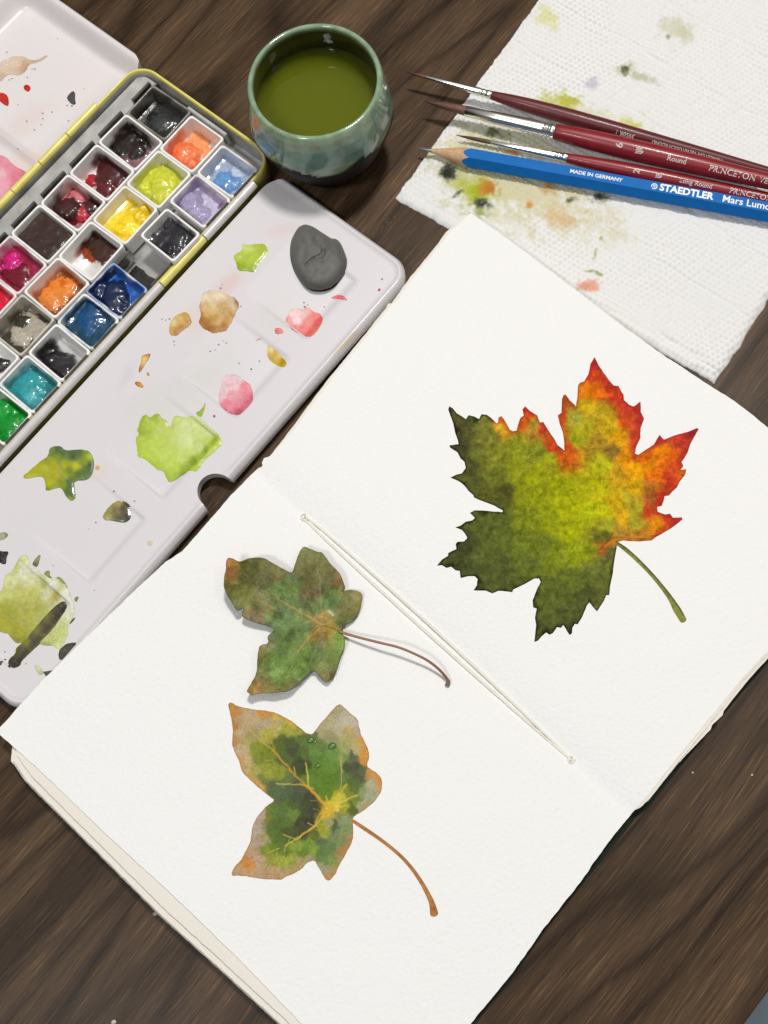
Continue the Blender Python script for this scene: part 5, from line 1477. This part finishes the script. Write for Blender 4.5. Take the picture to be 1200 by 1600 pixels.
# ------------------------------------------------------------------ brushes and pencil
class Rod:
    """straight rod through two photo points at given heights; t in mm from the tip"""
    def __init__(s, p0, z0, p1, z1):
        s.a = P(p0[0], p0[1], z0); b = P(p1[0], p1[1], z1)
        s.d = (b - s.a) / np.linalg.norm(b - s.a)
        s.side = np.cross(s.d, [0, 0, 1.0]); s.side /= np.linalg.norm(s.side)
        s.up = np.cross(s.side, s.d)
        mid = s.a + s.d * 60
        view = np.array([0, 0, HCAM]) - mid
        view -= (view @ s.d) * s.d; view /= np.linalg.norm(view)
        s.fw = view                              # towards the camera
        s.sd = np.cross(s.fw, s.d)               # upwards in the picture (left of travel seen from above)

    def t(s, px):
        ts = np.linspace(-5, 260, 2651)
        q = toPX(s.a + ts[:, None] * s.d)
        return float(ts[np.argmin(np.hypot(q[:, 0] - px[0], q[:, 1] - px[1]))])

    def at(s, t, r, a):
        return s.a + t * s.d + r * (math.cos(a) * s.fw + math.sin(a) * s.sd)

    def lathe(s, name, prof, mat, parent, seg=40, col=None):
        V, F = [], []
        for t, r in prof:
            for k in range(seg):
                V.append(s.at(t, r, 2 * math.pi * k / seg))
        for i in range(len(prof) - 1):
            for k in range(seg):
                j = (k + 1) % seg
                F.append((i * seg + k, (i + 1) * seg + k, (i + 1) * seg + j, i * seg + j))
        F.append(tuple(range(seg))); F.append(tuple((len(prof) - 1) * seg + k for k in range(seg))[::-1])
        c = None
        if col is not None: c = np.repeat(np.array([col(t) for t, r in prof]), seg, 0)
        return obj(name, V, F, mat, parent, colors=c, sharp=60)


def textmesh(s, width, bold=0.0, shear=0.0):
    size = 3.0
    cu = bpy.data.curves.new('tmp', 'FONT')
    cu.body = s; cu.size = size; cu.offset = bold; cu.shear = shear
    cu.align_x = 'CENTER'; cu.align_y = 'CENTER'; cu.resolution_u = 3
    o = bpy.data.objects.new('tmp', cu)
    COL.objects.link(o)
    dg = bpy.context.evaluated_depsgraph_get()
    me = o.evaluated_get(dg).to_mesh()
    V = np.array([v.co[:] for v in me.vertices]); F = [tuple(p.vertices) for p in me.polygons]
    o.evaluated_get(dg).to_mesh_clear()
    bpy.data.objects.remove(o); bpy.data.curves.remove(cu)
    k = width / max(np.ptp(V[:, 0]), 1e-6)
    return V * k, F


def print_on(rod, V, F, t0, rfun, mat, parent, a0=0.0, rot=0.0, name='printed_text', flat=None):
    c, s_ = math.cos(rot), math.sin(rot)
    out = []
    for x, y, _ in V:
        x, y = x * c - y * s_, x * s_ + y * c
        if flat is None:
            r = rfun(t0 + x) + 0.09
            out.append(rod.at(t0 + x, r, a0 + y / r))
        else:
            an, ap = flat
            p = rod.a + (t0 + x) * rod.d + (ap + 0.03) * (math.cos(an) * rod.fw + math.sin(an) * rod.sd) + y * (-math.sin(an) * rod.fw + math.cos(an) * rod.sd)
            out.append(p)
    return obj(name, out, F, mat, parent, smooth=False)


def logo_brush(sz):
    V, F = [], []

    def quad(*p):
        i = len(V)
        V.extend([(x * sz, y * sz, 0) for x, y in p]); F.append(tuple(range(i, i + 4)))
    for k in range(4):
        y = -0.5 + k * 0.26
        quad((-0.6, y), (0.35, y + 0.06), (0.35, y + 0.20), (-0.6, y + 0.14))
    quad((-0.62, -0.55), (-0.50, -0.55), (-0.50, 0.5), (-0.62, 0.5))
    quad((0.34, -0.5), (0.62, -0.15), (0.52, 0.1), (0.26, -0.35))
    quad((0.5, -0.1), (0.62, -0.1), (0.45, 0.75), (0.34, 0.7))
    return np.array(V), F


def brush(label, rod, tf0, tf1, r_b, r_f0, r_f1, hprof, mat, hair, belly, length):
    t = thing('paint_brush', label, 'paint brush', (*rod.at(tf1, 0, 0)[:2], TOWEL_Z), 'watercolour brushes on the paper towel')
    pts = []
    for k in range(15):
        f = k / 14.0
        r = r_b * (f ** 0.62) * (1 + belly * math.sin(math.pi * f ** 0.9)) if f < 1 else r_b
        pts.append((0.0 + tf0 * f, max(r, 0.05)))
    pts.append((tf0 + 0.8, r_b * 0.95))
    rod.lathe('bristles', pts, M_BRISTLE, t, 16, col=lambda q: alb(hair[0]) + (alb(hair[1]) - alb(hair[0])) * min(max(q / tf0, 0), 1))
    L = tf1 - tf0
    pf = [(tf0, r_f0 * 0.9), (tf0 + 0.15, r_f0), (tf0 + L * .35, r_f0 + (r_f1 - r_f0) * .38)]
    e = tf1 - 5.2
    rr0 = r_f0 + (r_f1 - r_f0) * .93
    pf += [(e, rr0)]
    for c0 in (0.5, 2.2):
        pf += [(e + c0, rr0), (e + c0 + 0.35, rr0 * .9), (e + c0 + 0.7, rr0 * .88), (e + c0 + 1.05, rr0 * 1.04)]
    pf += [(tf1 - 1.2, r_f1), (tf1 - 0.2, r_f1), (tf1, r_f1 * 0.95)]
    rod.lathe('ferrule', pf, M_FERRULE, t, 40)
    hp = [(tf1 + a_, r) for a_, r in hprof]
    fine = []
    ts = np.linspace(hp[0][0], hp[-1][0], 60)
    rs = np.interp(ts, [a_ for a_, r in hp], [r for a_, r in hp])
    for _ in range(3): rs[1:-1] = (rs[:-2] + 2 * rs[1:-1] + rs[2:]) / 4
    rod.lathe('handle', [(ts[0] - 1, rs[0] * .9)] + list(zip(ts, rs)) + [(ts[-1] + .8, rs[-1] * .5)], mat, t, 44)
    return t, (lambda q: float(np.interp(q, ts, rs)))


# top brush, dark maroon
rA = Rod((635, 112), 8.3, (1200, 268), 3.6)
tA0, tA1 = rA.t((665, 118)), rA.t((768, 149))
bA, fA = brush('thin dark maroon paint brush, uppermost of the brushes, its tip over the table', rA, tA0, tA1, 0.62, 0.66, 1.62,
               [(0, 1.60), (6, 2.2), (16, 2.75), (30, 3.0), (48, 2.9), (75, 2.4), (110, 1.7), (140, 1.1)], M_MAROON, ((52, 26, 18), (122, 70, 48)), .25, 200)
# middle brush, red, number 6
rB = Rod((663, 158), 8.6, (1200, 283), 9.2)
tB0, tB1 = rB.t((727, 173)), rB.t((868, 206))
bB, fB = brush('thick red paint brush number 6 in the middle, with a full brown tip', rB, tB0, tB1, 1.85, 1.95, 2.85,
               [(0, 2.95), (8, 3.45), (20, 3.8), (34, 3.9), (50, 3.7), (75, 3.1), (110, 2.2), (140, 1.4)], M_RED, ((70, 42, 34), (116, 78, 62)), .12, 200)
# third brush, red, number 2, lying next to the pencil
rC = Rod((712, 211), 4.6, (1200, 311), 4.6)
tC0, tC1 = rC.t((766, 222)), rC.t((887, 246))
bC, fC = brush('slim red paint brush number 2 between the thick brush and the blue pencil', rC, tC0, tC1, 0.80, 0.85, 1.75,
               [(0, 1.75), (8, 2.3), (20, 2.8), (40, 2.95), (60, 2.7), (90, 2.2), (130, 1.2)], M_RED, ((44, 30, 22), (92, 66, 50)), .3, 200)
for rod, par, f, lst in (
        (rB, bB, fB, [('6', (966, 238), 1.7, math.pi / 2, 0.12, .03), ('L', (998, 243), 2.7, 0, 0.05, 0), ('Round', (1056, 256), 7.0, 0, 0.0, .03), ('PRINCETON', (1142, 277), 17.0, 0, -0.05, .04), ('VELVETOUCH', (1222, 295), 17.5, 0, -0.05, .03)]),
        (rC, bC, fC, [('2', (996, 262), 1.5, math.pi / 2, 0.10, .03), ('L', (1030, 270), 2.2, 0, 0.15, 0), ('Long Round', (1088, 281), 12.0, 0, 0.1, .02), ('PRINCETON', (1173, 299), 15.5, 0, 0.1, .03)]),
        (rA, bA, fA, [('3950R 1', (978, 206), 7.0, math.pi, -0.25, .03), ('PRINCETON VELVETOUCH ROUND', (1074, 233), 27.0, math.pi, -0.25, .05)])):
    for s, px, sz, rot, a0, bold in lst:
        if s == 'L': Vt, Ft = logo_brush(sz * 0.85)
        else: Vt, Ft = textmesh(s, sz, bold)
        print_on(rod, Vt, Ft, rod.t(px), f, M_SILVERINK, par, a0, rot, 'printed_logo' if s == 'L' else 'printed_text')

# pencil, hexagonal, two facets towards the camera
rP = Rod((655, 232), 4.9, (1200, 331), 5.4)
pen = thing('pencil', 'blue hexagonal drawing pencil with white lettering, sharpened end at the towel edge', 'pencil', (*rP.at(60, 0, 0)[:2], TOWEL_Z))
AP = 3.45                                        # apothem
tl, tw = rP.t((675, 235)), rP.t((729, 245))
slope = (AP * 1.07 - 0.75) / (tw - tl)
SEG = 72


def hexr(a):
    q = (a + math.pi / 6 - math.pi / 6) % (math.pi / 3) - math.pi / 6
    return AP / math.cos(q)


def pencil_len(a):
    return tl + (hexr(a) - 0.75) / slope


rP.lathe('lead', [(0, 0.30), (0.25, 0.45), (tl, 0.76), (tl + .2, .7)], M_LEAD, pen, 16)
V, F = [], []
AO = 0.0
for k in range(SEG):
    a = 2 * math.pi * k / SEG
    V.append(rP.at(tl, 0.75, a))
for f_ in (0.5, 1.0):
    for k in range(SEG):
        a = 2 * math.pi * k / SEG
        te = pencil_len(a)
        V.append(rP.at(tl + (te - tl) * f_, 0.75 + (hexr(a) - 0.75) * f_, a))
for i in range(2):
    for k in range(SEG):
        j = (k + 1) % SEG
        F.append((i * SEG + k, (i + 1) * SEG + k, (i + 1) * SEG + j, i * SEG + j))
obj('sharpened_wood', V, F, M_PWOOD, pen)
V, F = [], []
TE = rP.t((1200, 331)) + 45
for t_ in (None, 30.0, TE):
    for k in range(SEG):
        a = 2 * math.pi * k / SEG
        V.append(rP.at(pencil_len(a) if t_ is None else t_, hexr(a) + (0.02 if t_ is None else 0.02), a))
for i in range(2):
    for k in range(SEG):
        j = (k + 1) % SEG
        F.append((i * SEG + k, (i + 1) * SEG + k, (i + 1) * SEG + j, i * SEG + j))
F.append(tuple(2 * SEG + k for k in range(SEG))[::-1])
obj('shaft', V, F, M_BLUE, pen, sharp=20)
FA = math.pi / 6                                  # the facet turned up towards the lamp
for txt, px, wd, bold in (('MADE IN GERMANY', (930, 281), 19.8, .05), ('STAEDTLER', (1070, 306.5), 20.0, .10), ('Mars Lumograph', (1182, 327), 26.0, .03)):
    Vt, Ft = textmesh(txt, wd, bold)
    if txt[:2] == 'MA': Vt[:, 1] *= 0.95
    print_on(rP, Vt, Ft, rP.t(px), None, M_WHITEINK, pen, 0, 0, 'printed_text', (FA, AP))
# round emblem: a helmeted head in a disc, reduced to its strokes
V, F = [], []
for k in range(28):
    a = 2 * math.pi * k / 28
    for rr_ in (1.18, 0.86): V.append((rr_ * math.cos(a), rr_ * math.sin(a), 0))
for k in range(28):
    if k in (16, 17): continue
    j = (k + 1) % 28
    F.append((2 * k, 2 * j, 2 * j + 1, 2 * k + 1))
for arc in ([(-0.5, 0.35), (0.0, 0.55), (0.45, 0.3), (0.4, -0.1), (0.0, -0.1)], [(-0.55, -0.05), (-0.2, 0.1), (0.0, -0.1), (-0.1, -0.5), (0.35, -0.6)]):
    i0 = len(V)
    for k, (x, y) in enumerate(arc):
        V += [(x, y + 0.12, 0), (x + 0.05, y - 0.12, 0)]
    for k in range(len(arc) - 1):
        F.append((i0 + 2 * k, i0 + 2 * k + 1, i0 + 2 * k + 3, i0 + 2 * k + 2))
print_on(rP, np.array(V), F, rP.t((1020.5, 298)), None, M_WHITEINK, pen, 0, 0, 'printed_logo', (FA, AP))

# ------------------------------------------------------------------ crumbs on the table
for i, (x, y, r, lab) in enumerate(((244, 1427, .75, 'pale crumb on the table against the lower left edge of the sketchbook'),
                                   (178, 1597, .7, 'pale crumb on the table at the bottom of the picture, left of the sketchbook'),
                                   (1175, 1211, .35, 'tiny white speck on the table, nearest the right edge of the picture'),
                                   (1082, 1207, .3, 'tiny white speck on the table beside the lower right edge of the sketchbook'))):
    ce = P(x, y, 0)
    V, F = [], []
    for la in range(5):
        for k in range(8):
            a = 2 * math.pi * k / 8; f_ = math.sin(math.pi * (la + .5) / 5) * (1 + .3 * random.uniform(-1, 1))
            V.append(ce + np.array([r * f_ * math.cos(a) * 1.3, r * f_ * math.sin(a), 0.01 + r * 0.45 * (1 - math.cos(math.pi * (la + .5) / 5))]))
    for la in range(4):
        for k in range(8):
            F.append((la * 8 + k, la * 8 + (k + 1) % 8, (la + 1) * 8 + (k + 1) % 8, (la + 1) * 8 + k))
    F.append(tuple(range(8))[::-1]); F.append(tuple(32 + k for k in range(8)))
    tag(obj('crumb', V, F, M_CRUMB), lab, 'crumb', 'crumbs scattered on the table')
